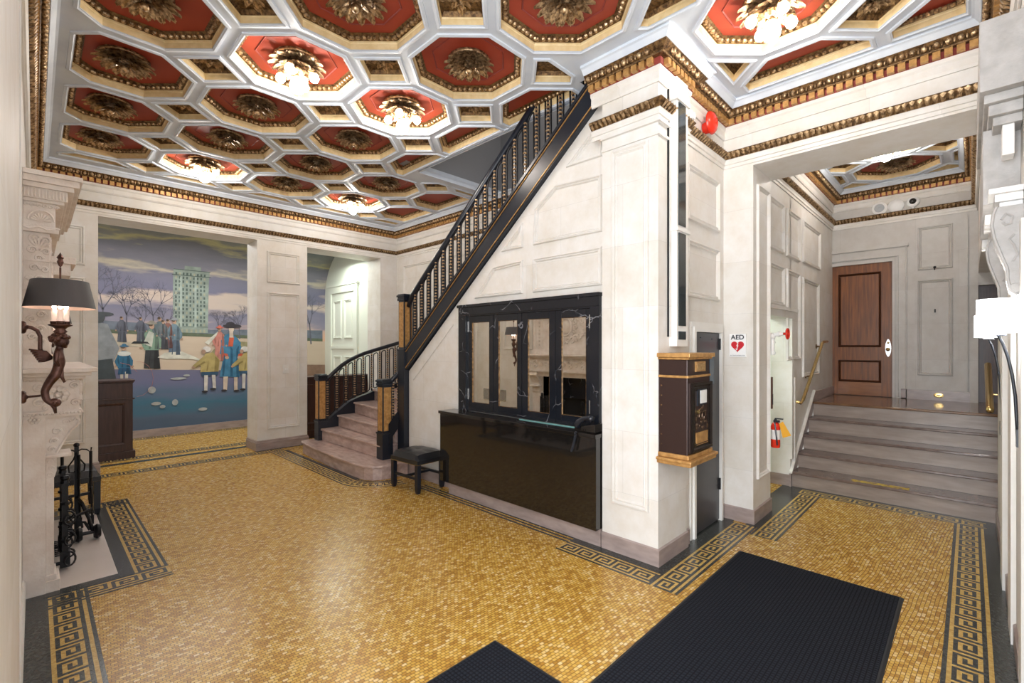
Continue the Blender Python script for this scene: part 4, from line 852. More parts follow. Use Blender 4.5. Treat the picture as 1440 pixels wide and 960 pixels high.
# overmantel
om = M().box(-.05, .07, FY0 + .02, FY1 - .02, 1.412, 2.26).box(-.05, .085, FY0 + .01, FY1 - .01, 1.412, 1.50).box(-.05, .11, FY0, FY1, 2.26, 2.30).box(-.05, .095, FY0 + .01, FY1 - .01, 2.30, 2.45)
om.box(-.05, .135, FY0 - .01, FY1 + .01, 2.445, 2.465).box(-.05, .15, FY0 - .02, FY1 + .02, 2.465, 2.53).box(-.05, .18, FY0 - .035, FY1 + .035, 2.53, 2.56).box(-.05, .205, FY0 - .05, FY1 + .05, 2.56, 2.60).box(-.05, .22, FY0 - .06, FY1 + .06, 2.60, 2.63)
om.box(.09, .23, 5.0, 5.45, 2.19, 2.24).box(.09, .20, 5.02, 5.43, 2.10, 2.19)
omo = at0(om.obj('overmantel', CARVED, fp, bevel=.003))
c = M(); SF = PY(FY0 + .01, -1)
for i in range(13): x = -.042 + i * .0155; c.tube([(x, FY0 - .022, 2.472), (x, FY0 - .022, 2.523)], .0052, 6)
for i in range(6): scroll(c, SF, (-.035 + i * .027, 2.425), .011, 1.2, .004)
c.tube([SF(.03 + .058 * cos(a), 2.335 + .062 * sin(a), .004) for a in [pi * i / 14 for i in range(15)]], .006, 6)
for i in range(9):
    a = pi * (i + .5) / 9; c.tube([SF(.03 + r * cos(a), 2.33 + r * sin(a), .006) for r in (.012, .03, .045)], [.004, .007, .009], 6)
c.tube([SF(-.045 + i * .02, 2.285 - .008 * sin(i * 1.5), .01) for i in range(9)], .007, 6)
SG = PY(FY0 + .02, -1)
for (x, z, r, s) in ((.0, 2.22, .03, 1), (.05, 2.21, .03, -1), (-.01, 2.15, .024, 1), (.05, 2.145, .022, -1), (.02, 2.10, .02, 1), (.0, 2.04, .022, 1), (.045, 2.03, .02, -1), (.02, 1.97, .022, 1), (-.02, 1.97, .016, -1), (.03, 1.75, .02, 1), (-.01, 1.72, .02, -1), (.025, 1.66, .022, 1), (-.01, 1.61, .018, 1), (.035, 1.58, .018, -1)): scroll(c, SG, (x, z), r, 1.5, .0055, s)
for k in range(7): a = pi * (k + .5) / 7; c.tube([SG(.02, 2.16, .004), SG(.02 + .045 * cos(a), 2.17 + .05 * sin(a), .006)], [.004, .008], 5)
for z in (2.08, 1.90, 1.80, 1.53): c.box(-.05, .075, FY0 + .012, FY0 + .02, z, z + .01)
FO = PX(.07, 1)
for s in (-1, 1):
    for i in range(10): flower(c, FO, ((FY0 + FY1) / 2 + s * .60, 1.58 + i * .065), .022, 6)
    c.box(.07, .078, (FY0 + FY1) / 2 + s * .68 - .008, (FY0 + FY1) / 2 + s * .68 + .008, 1.5, 2.25).box(.07, .078, (FY0 + FY1) / 2 + s * .52 - .008, (FY0 + FY1) / 2 + s * .52 + .008, 1.5, 2.25)
cy = (FY0 + FY1) / 2
for i in range(26):
    a = 2 * pi * i / 26; scroll(c, FO, (cy + .30 * cos(a) * 1.25, 1.88 + .22 * sin(a)), .055, 1.4, .017, 1 if i % 2 else -1, a)
for k in range(14): a = 2 * pi * k / 14; scroll(c, FO, (cy + .20 * cos(a), 1.88 + .17 * sin(a)), .036, 1.3, .013, 1, a)
c.ball((.07, cy, 1.88), .11, 16, 10, (.3, 1, 1.1)); c.tube([FO(cy + .13 * cos(a), 1.88 + .15 * sin(a), .02) for a in [2 * pi * i / 24 for i in range(24)]], .018, 6, closed=True)
c.obj('relief_carving', CARVED, omo)
# opening, slips, grate back
at0(M().box(-.05, .03, 4.36, 4.50, 0, 1.03).box(-.05, .03, 5.29, 5.43, 0, 1.03).box(-.05, .03, 4.36, 5.43, .68, 1.03).obj('marble_slip', BMARBLE, fp))
at0(M().box(-.049, -.03, 4.50, 5.29, 0, .68).obj('firebox_panel', FIREBLACK, fp))  # flat near-black panel filling the fireplace opening
at0(M().box(-.05, .40, 4.15, 5.81, 0.0, .006).obj('hearth_slab', HEARTHM, fp, bevel=.002))
# ================================================================ fire irons
fi = thing('fire_tool_stand', 'wrought-iron fire tool stand with poker and tongs hanging, on the hearth', 'fire tools', (.245, 5.28, .006))
cx, cyy = .245, 5.28
m = M(); m.box(cx - .014, cx + .014, cyy - .014, cyy + .014, .03, .72).ball((cx, cyy, .735), .02, 8, 6)
for s in (-1, 1):
    m.tube([(cx, cyy, .68), (cx + s * .03, cyy - .02, .70), (cx + s * .06, cyy - .03, .695), (cx + s * .085, cyy - .035, .67), (cx + s * .09, cyy - .035, .71)], .006, 6)
    m.tube([(cx, cyy - .015, .68), (cx + s * .02, cyy - .02, .62), (cx + s * .05, cyy - .02, .57), (cx + s * .045, cyy - .02, .52), (cx + s * .015, cyy - .02, .515), (cx + s * .012, cyy - .02, .53)], .006, 6)
    m.tube([(cx, cyy, .10), (cx + s * .05, cyy - .02, .09), (cx + s * .08, cyy - .03, .02)], .010, 6); m.tube([(cx, cyy, .10), (cx + s * .03, cyy + .06, .08), (cx + s * .04, cyy + .09, .02)], .009, 6)
at0(m.obj('stand', IRON, fi))
for dx, zt in ((-.087, .67), (.085, .68), (.012, .66)):
    m = M(); x = cx + dx; y = cyy - .04
    m.tube([(x, y, zt), (x, y, .40)], .0105, 8).tube([(x, y, .4), (x + (.01 if dx else 0), y, .12)], .007, 8)
    for z in (.38, .52, .46): m.lathe([(0, -.006), (.016, 0), (0, .006)], (x, y, z), 8)
    m.box(x - .02, x + .02, y - .006, y + .006, .07, .14); at0(m.obj('fire_iron', IRON, fi))
an = thing('firedogs', 'black wrought-iron firedog post with scroll feet and crossbar before the firebox', 'firedogs', (.14, 4.62, .006))
def firedog(y):
    m = M(); x = .15
    m.box(x - .016, x + .016, y - .016, y + .016, .02, .60).lathe([(0, 0), (.024, .0), (.018, .02), (.026, .035), (.02, .05), (0, .055)], (x, y, .60), 10).box(x - .026, x + .026, y - .022, y + .022, .02, .13)
    for z in (.2, .33, .46): m.lathe([(0, -.012), (.026, -.008), (.026, .008), (0, .012)], (x, y, z), 8)
    for s in (-1, 1):
        for z in (.08, .22, .36):
            m.tube([(x + .012 + (.05 * (1 - i / 16)) * sin(i * .42), y + s * (.03 + .045 * (1 - cos(i * .42)) * (1 - i / 20)), z + .05 * cos(i * .42) * (1 - i / 20)) for i in range(17)], .006, 6)
    m.tube([(x - .016, y, .05), (-.03, y, .05)], .012, 6)
    at0(m.obj('firedog_post', IRON, an))
firedog(4.50); firedog(4.88)
at0(M().tube([(.16, 4.50, .42), (.16, 4.88, .42)], .011, 8).tube([(.15, 4.5, .13), (.15, 4.88, .13)], .010, 8).obj('crossbar', IRON, an, smooth=True))
gb = M()
for i in range(9): y = 4.52 + i * .042; gb.tube([(.10, y, .10), (.13, y, .10), (.14, y, .27)], .006, 6)
at0(gb.obj('grate_bars', IRON, an))
rl = thing('log_roller', 'black iron log cradle with ball-shaped scroll ends on the hearth', 'log cradle', (.3, 5.0, .006))
m = M()
for s in (-1, 1): m.lathe([(0, -.02), (.045, -.022), (.058, 0), (.045, .022), (0, .02)], (.30 + s * .055, 5.02, .066), 16, 'x')
m.tube([(.23, 5.02, .066), (.37, 5.02, .066)], .014, 8)
for s in (-1, 1): m.tube([(.27 + s * .06, 5.02, .07), (.25 + s * .06, 5.1, .16), (.22 + s * .05, 5.16, .28), (.2 + s * .04, 5.12, .34)], .013, 8)
m.tube([(.20, 5.05, .2), (.33, 5.08, .24)], .010, 6).tube([(.17, 5.0, .05), (.17, 5.12, .33)], .012, 6); at0(m.obj('scroll_cradle', IRON, rl))
# ================================================================ cherub wall lamps
def sx_(u): return (u - 85) / 353 + .102 - .102          # local X about lamp axis (axis is .152 from wall)
def sz_(v): return (487 - v) / 254
def skin(name, verts, edges, rad, mt, parent, root=0, lv=2):
    me = bpy.data.meshes.new(name); me.from_pydata(verts, edges, []); o = bpy.data.objects.new(name, me); C.objects.link(o)
    sk = o.modifiers.new('s', 'SKIN')
    for i, r in enumerate(rad): me.skin_vertices[0].data[i].radius = (r, r); me.skin_vertices[0].data[i].use_root = (i == root)
    su = o.modifiers.new('u', 'SUBSURF'); su.levels = lv; su.render_levels = lv
    dg = bpy.context.evaluated_depsgraph_get(); nm = bpy.data.meshes.new_from_object(o.evaluated_get(dg)); bpy.data.objects.remove(o)
    nm.materials.clear(); nm.materials.append(mt)
    for p in nm.polygons: p.use_smooth = True
    return link(name, nm, parent)
ZL = 1.55
sc = thing('cherub_wall_lamp', 'nearest bronze winged cherub wall lamp with dark oval shade, before the fireplace', 'wall lamp', (.102, 3.62, ZL))
Xs = lambda u: (u - 85) / 353
m = M(); m.lathe([(0, 0), (.0, 0)], n=3) if False else None
WX = -.152
m = M()
for v in (461,): m.lathe([(0, 0), (.034, 0), (.034, .012), (.026, .02), (.012, .022), (.010, .026), (0, .026)], (WX, 0, sz_(v)), 20, 'x')
m.tube([(WX + .02, 0, sz_(460)), (Xs(45), 0, sz_(461)), (Xs(53), 0, sz_(465)), (Xs(57), 0, sz_(473)), (Xs(57), 0, sz_(490)), (Xs(60), 0, sz_(500))], .0095, 8)
m.obj('wall_bracket', BRONZE, sc, smooth=True)
M().lathe([(0, 0), (.034, 0), (.034, .012), (.026, .02), (.012, .022), (.010, .026), (0, .026)], (WX, 0, sz_(556)), 20, 'x').tube([(WX + .02, 0, sz_(556)), (Xs(58), 0, sz_(555))], .006, 8).obj('wall_bracket', BRONZE, sc, smooth=True)
body = skin('cherub_body', [(Xs(83), 0, sz_(519)), (Xs(84), 0, sz_(508)), (Xs(81), 0, sz_(496)), (Xs(83), 0, sz_(490)), (Xs(87), 0, sz_(482)), (Xs(80), -.03, sz_(497)), (Xs(78), -.036, sz_(507)), (Xs(84), -.02, sz_(515)), (Xs(80), .03, sz_(497)), (Xs(79), .036, sz_(506)), (Xs(86), .02, sz_(514)),
                             (Xs(78), 0, sz_(527)), (Xs(69), 0, sz_(538)), (Xs(63), 0, sz_(549)), (Xs(65), 0, sz_(560)), (Xs(72), 0, sz_(567)), (Xs(79), 0, sz_(567))],
            [(0, 1), (1, 2), (2, 3), (3, 4), (2, 5), (5, 6), (6, 7), (2, 8), (8, 9), (9, 10), (0, 11), (11, 12), (12, 13), (13, 14), (14, 15), (15, 16)],
            [.026, .028, .025, .014, .022, .013, .010, .008, .013, .010, .008, .027, .022, .019, .018, .014, .010], BRONZE, sc)
h = M(); h.ball((Xs(86.5), 0, sz_(480)), .033, 14, 10, (1, .95, 1.1)).ball((Xs(95), 0, sz_(480)), .008, 8, 6, (1, .8, 1)).ball((Xs(93.5), 0, sz_(484)), .006, 6, 4, (1, 1.6, .6)).ball((Xs(92), 0, sz_(487)), .010, 8, 6)
for s in (-1, 1): h.ball((Xs(92), s * .012, sz_(479)), .005, 6, 4); h.ball((Xs(91), s * .017, sz_(483.5)), .010, 8, 5); h.ball((Xs(85), s * .028, sz_(481)), .008, 6, 4, (1, .5, 1.3))
hd = h.obj('head', BRONZE, sc, smooth=True)
c = M(); random.seed(3)
for i in range(46):
    a, b = random.uniform(0, 2 * pi), random.uniform(-.1, 1.3)
    dx, dy, dz = cos(a) * cos(b), sin(a) * cos(b), sin(b)
    if dx > .55 and b < .5: continue
    c.ball((Xs(84) + dx * .040, dy * .040, sz_(478) + dz * .032), .0125, 6, 4)
c.obj('curly_hair', BRONZE, sc, smooth=True)
for s in (-1, 1):
    wg = M()
    for k in range(7):
        x1, z1 = Xs(42 + k * 2.2), sz_(491 + k * 2.8); wg.tube([(Xs(72), s * .018, sz_(503)), (Xs(64 - k * .5), s * (.03 + .002 * k), sz_(495 + k * 1.9)), (x1, s * (.045 + .003 * k), z1)], [.010, .010, .0045], 6)
    wg.obj('wing', BRONZE, sc, smooth=True)
m = M(); m.lathe([(0, -.013), (.02, -.013), (.026, 0), (.02, .013), (0, .013)], (Xs(77.5), 0, sz_(566)), 18, 'y').ball((Xs(77.5), -.014, sz_(566)), .010, 8, 6).tube([(Xs(75), 0, sz_(568)), (Xs(77), 0, sz_(574)), (Xs(78.5), 0, sz_(581))], [.014, .009, .006], 8)
m.obj('tail_volute', BRONZE, sc, smooth=True); m = M()
m.tube([(Xs(86), 0, sz_(519)), (Xs(87), 0, sz_(530)), (Xs(91), 0, sz_(538)), (Xs(93), 0, sz_(536))], [.012, .01, .006, .003], 6).obj('hanging_drape', BRONZE, sc, smooth=True)
m = M().lathe([(0, sz_(474)), (.016, sz_(474)), (.018, sz_(469)), (.030, sz_(466)), (.020, sz_(463)), (.03, sz_(460)), (.050, sz_(457.5)), (.051, sz_(456)), (.035, sz_(455.5)), (.0, sz_(456))], (0, 0, 0), 20); m.obj('drip_dish', BRONZE, sc, smooth=True)
m = M(); ca = M(); bl = M()
for k in range(3):
    a = k * 2 * pi / 3 + .5; x, y = .028 * cos(a), .028 * sin(a)
    m.lathe([(0, .115), (.012, .115), (.017, .128), (.018, .14), (0, .14)], (x, y, 0), 12); ca.lathe([(0, 0), (.0125, 0), (.0125, .065), (0, .065)], (x, y, .14), 12); bl.lathe([(0, 0), (.008, .006), (.010, .018), (.004, .034), (0, .04)], (x, y, .205), 10)
m.tube([(0, 0, .11), (0, 0, .44)], .0045, 8).lathe([(0, .44), (.008, .45), (.015, .47), (.010, .485), (.016, .495), (.004, .515), (0, .525)], (0, 0, 0), 10)
m.obj('candle_sockets', BRONZE, sc); ca.obj('candle_tubes', CANDLE, sc); bl.obj('flame_bulbs', BULB, sc)
shd = M(); n = 36; ex_, ey = .150, .19
ra = [[(k_ * ex_ * cos(2 * pi * j / n), k_ * ey * sin(2 * pi * j / n), z) for j in range(n)] for k_, z in ((1, .212), (.80, .362), (.79, .362), (.985, .214))]
shd.mi = 0; A = [[shd.b.verts.new(p) for p in r] for r in ra]
for q, mi in ((0, 0), (1, 0), (2, 1), (3, 1)):
    a, b = A[q], A[(q + 1) % 4]; shd.mi = mi
    for i in range(n): shd.face([a[i], a[(i + 1) % n], b[(i + 1) % n], b[i]])
auto(shd.obj('lamp_shade', [SHADEB, SHADEIN], sc))
dup(sc, (.102, 6.1, ZL), 0, 'second cherub wall lamp, seen small behind the first and in the mirrors')
# vent in the mirror
vt = thing('wall_grille', 'flat metal air grille low on the left wall, seen in the mirrored shutters', 'grille', (-.04, 6.75, .55))
at0(M().ring(rect(6.45, 7.1, .48, .70), [(0, 0), (0, .01), (.02, .01), (.02, 0)], PX(-.05, 1)).obj('frame', STEEL, vt)); g_ = M()
for i in range(24): g_.box(-.05, -.044, 6.475 + i * .026, 6.485 + i * .026, .5, .68)
at0(g_.obj('slats', mat('grille_grey', (.3, .29, .28), .5), vt))
# ================================================================ dark wood cabinets
cb_ = thing('wood_counter', 'dark mahogany panelled counter standing before the mural at left', 'counter', (.5, 8.5, 0))
at0(M().box(.0, .965, 8.36, 8.75, 0, 1.06).box(.0, .99, 8.335, 8.77, 0, .10).obj('body', DWOOD, cb_, bevel=.004)); at0(M().box(-.02, .985, 8.33, 8.78, 1.06, 1.085).box(-.01, .975, 8.345, 8.77, 1.045, 1.06).box(0, .985, 8.335, 8.36, .815, .835).obj('top', DWOOD, cb_, bevel=.004))
at0(M().ring(rect(.2, .88, .20, .77), [(0, 0), (.0, .014), (.02, .010), (.03, 0)], PY(8.36, -1)).obj('panel_moulding', DWOOD, cb_))
cb2 = thing('wood_counter', 'black-brown wood counter behind the lower stair newel, under the arched recess', 'counter', (3.7, 7.9, 0))
at0(M().box(3.045, 4.44, 8.06, 8.4, 0, 1.0).box(3.045, 4.44, 8.04, 8.4, 0, .12).obj('body', DWOOD, cb2, bevel=.004)); at0(M().box(3.045, 4.44, 8.02, 8.42, 1.0, 1.03).obj('top', DWOOD, cb2, bevel=.004))
at0(M().ring(rect(3.12, 3.62, .22, .9), [(0, 0), (.0, .014), (.02, .010), (.03, 0)], PY(8.06, -1)).ring(rect(3.74, 4.34, .22, .9), [(0, 0), (.0, .014), (.02, .010), (.03, 0)], PY(8.06, -1)).obj('panel_moulding', DWOOD, cb2))
# ================================================================ mural
mu = thing('mural', 'large painted mural of a park promenade with strolling figures and a tower block', 'mural', (2.2, 10.1, 1.8))
pr_ = [(10.094, .126), (10.094, 2.6)] + [(9.1 + .994 * cos(a), 2.6 + .994 * sin(a)) for a in [i * pi / 32 for i in range(1, 17)]]
mm = M(); rows = [[mm.b.verts.new((x, y, z)) for y, z in pr_] for x in [-.1, 1, 2, 3, 4.455]]
for a, b in zip(rows, rows[1:]):
    for i in range(len(pr_) - 1): mm.face([a[i], b[i], b[i + 1], a[i + 1]])
at0(mm.obj('painted_ground', MURAL, mu, smooth=True))
PK = [0]
def PV(z, k):
    e = .0012 + k * .00035
    if z <= 2.6: return (10.094 - e, z)
    a = min(1.5, (z - 2.6) / .994); return (9.1 + (.994 - e) * cos(a), 2.6 + (.994 - e) * sin(a))
def paint(col, polys, k=1, tubes=(), name='painted_figure', parent=None):
    m = M(); PK[0] += 1; k0 = k
    for i_, p in enumerate(polys):
        k = k0 * 4 + PK[0] * .12 + min(i_, 12) * .35
        zs = [q[1] for q in p]; parts = [p]
        if max(zs) > 2.55: parts = [clip(p, -9, 9, min(zs) + j * .09, min(zs) + (j + 1) * .09) for j in range(int((max(zs) - min(zs)) / .09) + 1)] if max(zs) - min(zs) > .1 else [p]
        for pp in parts:
            if len(pp) > 2: m.poly([(x, *PV(z, k)) for x, z in pp])
    k = k0 * 4 + PK[0] * .12
    for pts, r in tubes:
        for a, b in zip(pts, pts[1:]):
            dx, dz = b[0] - a[0], b[1] - a[1]; L_ = max(1e-4, hypot(dx, dz)); nx, nz = -dz / L_ * r, dx / L_ * r
            m.poly([(x, *PV(z, k)) for x, z in ((a[0] - nx, a[1] - nz), (b[0] - nx * .6, b[1] - nz * .6), (b[0] + nx * .6, b[1] + nz * .6), (a[0] + nx, a[1] + nz))])
    key = tuple(col); 
    if key not in PM: PM[key] = mat('mural_paint', col, .5, col2=tuple(c_ * .72 for c_ in col), nscale=9, spec=.3)
    return at0(m.obj(name, PM[key], parent or mu))
PM = {}
def ell(cx, cz, rx, rz, n=14): return [(cx + rx * cos(2 * pi * i / n), cz + rz * sin(2 * pi * i / n)) for i in range(n)]
# tower block
TX0, TX1, TZ0, TZ1 = 1.72, 2.25, 1.80, 2.92
tw = paint((.30, .37, .33), [[(TX0, TZ0), (TX1, TZ0), (TX1 + .02, TZ1), (TX0 - .0, TZ1)], [(TX0 + .16, TZ1), (TX1 - .12, TZ1), (TX1 - .12, TZ1 + .08), (TX0 + .16, TZ1 + .08)]], 1, name='painted_tower')
wn = []; wl_ = []
for r in range(14):
    z = TZ0 + .12 + r * .07
    for cidx in range(9):
        x = TX0 + .03 + cidx * .054; (wn if (r * 3 + cidx * 5) % 4 else wl_).append([(x, z), (x + .026, z), (x + .026, z + .045), (x, z + .045)])
paint((.10, .14, .13), wn + [[(TX0 - .02, TZ1 - .10), (TX1 + .04, TZ1 - .10), (TX1 + .04, TZ1 - .085), (TX0 - .02, TZ1 - .085)], [(TX0, TZ1), (TX1 + .03, TZ1), (TX1 + .03, TZ1 + .012), (TX0, TZ1 + .012)], [(TX0, TZ0 + .1), (TX1, TZ0 + .1), (TX1, TZ0 + .11), (TX0, TZ0 + .11)]], 2, name='painted_windows'); paint((.40, .41, .31), wl_ + [[(TX0 + x, TZ0), (TX0 + x + .03, TZ0), (TX0 + x + .03, TZ0 + .06), (TX0 + x, TZ0 + .06)] for x in (.05, .12, .19, .26, .33, .40, .46)], 2, name='painted_windows')
for x in (TX0 + .10, TX0 + .32): paint((.38, .46, .42), [[(x, TZ0 + .1), (x + .035, TZ0 + .1), (x + .035, TZ1 - .1), (x, TZ1 - .1)]], 3, name='painted_pilaster')
# lawn, hedge haze, far hills
paint((.12, .15, .10), [[(-.1, 1.86), (-.1, 1.80), (4.4, 1.66), (4.4, 1.72)]], 1, name='painted_lawn'); paint((.16, .19, .24), [[(-.1, 1.86), (4.4, 1.70), (4.4, 1.90), (3.0, 1.88), (2.3, 1.86), (1.7, 1.93), (.9, 1.97), (-.1, 2.02)]], 0, name='painted_tree_haze')
paint((.52, .46, .36), [[(.3, 1.62), (1.7, 1.50), (1.72, 1.53), (.9, 1.66), (.3, 1.70)]], 2, name='painted_path'); paint((.33, .30, .17), [[(2.2, 1.30), (3.2, 1.22), (3.2, 1.62), (2.6, 1.66), (2.35, 1.5)]], 1, name='painted_bank')
random.seed(11)
def tree(x, z, h):
    ts = []
    def br(a, b, l, r, d):
        e = (a[0] + cos(b) * l, a[1] + sin(b) * l); ts.append(([a, e], r))
        if d:
            for s in (-1, 1, .3): br(e, b + s * random.uniform(.3, .6), l * random.uniform(.55, .78), r * .6, d - 1)
    br((x, z), pi / 2 + random.uniform(-.08, .08), h * .38, .011 * h + .003, 4); paint((.13, .13, .17), [], 2, ts, 'painted_tree')
for x, z, h in ((.78, 1.78, 1.0), (1.08, 1.76, .85), (1.45, 1.76, .85), (1.6, 1.74, .5), (1.86 - .55, 1.74, .5), (2.42, 1.72, .5), (2.78, 1.70, .62), (2.62, 1.70, .4), (3.1, 1.68, .6), (4.15, 1.6, 1.1), (.5, 1.8, 1.2)): tree(x, z, h)
def person(x, z, s, coat, skirt, hat=None, headc=(.45, .30, .22), lean=0, legs=False, nm='painted_figure'):
    P = lambda a, b: (x + (a * .82 + lean * b) * s, z + b * s)
    dk_ = lambda c_: tuple(v * .55 for v in c_)
    if legs: paint((.55, .53, .48), [[P(-.09, 0), P(-.03, 0), P(-.02, .32), P(-.10, .32)], [P(.03, 0), P(.09, 0), P(.11, .32), P(.02, .32)]], 3); paint((.03, .03, .04), [ell(*P(-.06, .0), .07 * s, .025 * s), ell(*P(.08, .0), .07 * s, .025 * s)], 4)
    paint(skirt, [[P(-.17 if not legs else -.16, .25 if legs else .02), P(.19, .25 if legs else .0), P(.13, .62), P(-.12, .62)]], 3)
    paint(coat, [[P(-.16, .42), P(.16, .42), P(.16, .62), P(.13, .80), P(.05, .88), P(-.06, .88), P(-.15, .8)], [P(-.15, .80), P(-.24, .60), P(-.18, .46), P(-.13, .5), P(-.16, .6), P(-.08, .76)], [P(.13, .80), P(.23, .62), P(.22, .46), P(.16, .46), P(.15, .6), P(.08, .76)]], 4)
    paint(dk_(coat), [[P(.06, .44), P(.15, .44), P(.15, .62), P(.12, .80), P(.08, .82)], [P(-.07, .44), P(-.03, .44), P(-.02, .70)], [P(-.15, .76), P(-.12, .52), P(-.14, .52), P(-.17, .62)]], 5)
    paint(dk_(skirt), [[P(.04, .26 if legs else .0), P(.17, .26 if legs else .0), P(.12, .42), P(.06, .42)], [P(-.08, .26 if legs else .01), P(-.05, .26 if legs else .01), P(-.03, .42)]], 5)
    paint(headc, [ell(*P(.0, .95), .045 * s, .065 * s), ell(*P(-.22, .47), .025 * s, .03 * s), ell(*P(.22, .46), .025 * s, .03 * s)], 5); paint((.10, .07, .05), [ell(*P(-.025, .985), .04 * s, .04 * s)], 6)
    if hat: paint(hat, [ell(*P(0, 1.01), .10 * s, .025 * s), ell(*P(0, 1.04), .05 * s, .035 * s)], 6)
person(1.05, .93, .62, (.035, .14, .25), (.03, .10, .20), (.05, .16, .28), legs=True)            # child in blue
paint((.6, .62, .6), [ell(1.05, 1.43, .09, .04)], 6)
person(1.42, 1.16, .78, (.20, .31, .24), (.045, .05, .055), (.30, .28, .24)); paint((.50, .52, .46), [[(1.30, 1.6), (1.42, 1.54), (1.45, 1.78), (1.38, 1.82)]], 6)
paint((.25, .27, .29), [[(.45, 1.2), (.90, 1.25), (.99, 1.52), (.90, 1.75), (.84, 1.92), (.62, 1.96), (.45, 1.8)]], 3); paint((.06, .075, .085), [[(.45, .7), (.98, .7), (.95, 1.0), (.90, 1.35), (.5, 1.3)]], 4); paint((.07, .08, .09), [ell(.72, 2.02, .09, .09), ell(.78, 2.08, .14, .035)], 5)
for x, z, s, cc_, k in ((1.02, 1.62, .42, (.12, .13, .17), (.10, .11, .14)), (1.27, 1.62, .42, (.12, .13, .17), (.10, .11, .14)), (1.63, 1.50, .55, (.13, .17, .19), (.12, .13, .16)), (1.70 + .05, 1.52, .5, (.26, .13, .11), (.2, .1, .1)), (1.70 - .02 + .0, 1.50, .5, (.16, .18, .2), (.1, .1, .12))): person(x - .1 if x > 1.6 else x, z, s, cc_, k)
person(1.74, 1.40, .62, (.16, .24, .30), (.12, .17, .24), (.3, .33, .36))
# woman in blue coat and three children
P_ = lambda x, z: (x, z)
paint((.06, .20, .34), [[(2.44, .98), (2.78, .96), (2.74, 1.35), (2.80, 1.62), (2.70, 1.75), (2.62, 1.80), (2.54, 1.78), (2.46, 1.66), (2.50, 1.35)], [(2.48, 1.68), (2.44, 1.42), (2.52, 1.36), (2.56, 1.5)], [(2.74, 1.72), (2.86, 1.40), (2.80, 1.34), (2.70, 1.5)]], 5); paint((.55, .11, .06), [[(2.58, 1.55), (2.66, 1.55), (2.68, 1.72), (2.60, 1.74)], ell(2.53, 1.38, .05, .04), ell(2.80, 1.38, .05, .04)], 6)
paint((.60, .50, .42), [[(2.60, 1.72), (2.67, 1.72), (2.66, 1.88), (2.60, 1.88)], ell(2.635, 1.88, .045, .06), [(2.50, .72), (2.56, .72), (2.58, .98), (2.50, .98)], [(2.68, .70), (2.74, .70), (2.74, .96), (2.68, .96)]], 7); paint((.05, .045, .055), [ell(2.65, 1.94, .16, .04), ell(2.62, 1.97, .075, .05), ell(2.51, .72, .05, .02), ell(2.72, .70, .05, .02)], 8)
person(2.44, 1.28, .62, (.58, .24, .20), (.55, .24, .20), (.60, .16, .12))
paint((.03, .11, .20), [[(2.62, .98), (2.66, .98), (2.66, 1.5), (2.62, 1.54)], [(2.72, .97), (2.77, .96), (2.74, 1.34), (2.77, 1.58), (2.72, 1.5)], [(2.48, 1.0), (2.51, 1.0), (2.54, 1.34), (2.51, 1.4)]], 7); paint((.50, .34, .26), [ell(2.56, 1.34, .035, .03), ell(2.77, 1.34, .035, .03)], 8)
for x in (2.27, 2.90):
    paint((.27, .21, .08), [[(x + .08, 1.08), (x + .14, 1.08), (x + .16, 1.3), (x + .10, 1.36)], [(x - .05, 1.1), (x - .02, 1.1), (x - .01, 1.3)], [(x - .22, 1.16), (x - .20, 1.19), (x - .08, 1.28), (x - .06, 1.25)]], 11); paint((.40, .26, .19), [ell(x - .09, 1.455, .035, .04), ell(x - .25, 1.17, .025, .022)], 12); paint((.04, .04, .05), [ell(x - .07, .72, .05, .02), ell(x + .06, .76, .05, .02)], 10)
    paint((.42, .34, .14), [[(x - .14, 1.08), (x + .15, 1.08), (x + .17, 1.3), (x + .06, 1.44), (x - .06, 1.42), (x - .13, 1.26)], [(x - .06, 1.40), (x - .26, 1.20), (x - .22, 1.16), (x - .05, 1.26)]], 9); paint((.04, .09, .16), [[(x - .12, 1.0), (x + .14, 1.02), (x + .15, 1.10), (x - .13, 1.09)]], 8); paint((.62, .60, .58), [[(x - .08, .72), (x - .03, .72), (x - .02, 1.02), (x - .08, 1.02)], [(x + .06, .76), (x + .11, .76), (x + .10, 1.02), (x + .04, 1.02)], ell(x - .04, 1.50, .065, .055)], 9)
# running dogs, birds, ball
paint((.62, .62, .55), [[(1.50, 1.36), (1.60, 1.44), (1.85, 1.46), (2.05, 1.36), (2.22, 1.26), (2.0, 1.32), (1.8, 1.33), (1.62, 1.33)], [(2.20, 1.62), (2.34, 1.76), (2.42, 1.84), (2.38, 1.74), (2.26, 1.58)]], 4, name='painted_hound'); paint((.03, .035, .04), [[(1.14, 1.60), (1.18, 1.64), (1.36, 1.63), (1.40, 1.58), (1.36, 1.6), (1.2, 1.6)]], 4, name='painted_dog')
for be in ([ell(1.42, .80, .055, .06)], [ell(1.48, .56, .07, .03), ell(1.57, .50, .04, .03)], [ell(1.75, .56, .045, .055)], [ell(1.80, .98, .12, .022), ell(1.92, 1.03, .05, .02)], [ell(2.17, .40, .07, .03)]): paint((.42, .45, .46), be, 4, name='painted_bird')
paint((.50, .22, .20), [], 5, [([(1.0, 1.28), (1.12, 1.24), (1.22, 1.12)], .004), ([(1.22 + .22 * cos(a), 1.0 + .3 * sin(a)) for a in [i * .4 - 1.6 for i in range(9)]], .003)], 'painted_hoop')
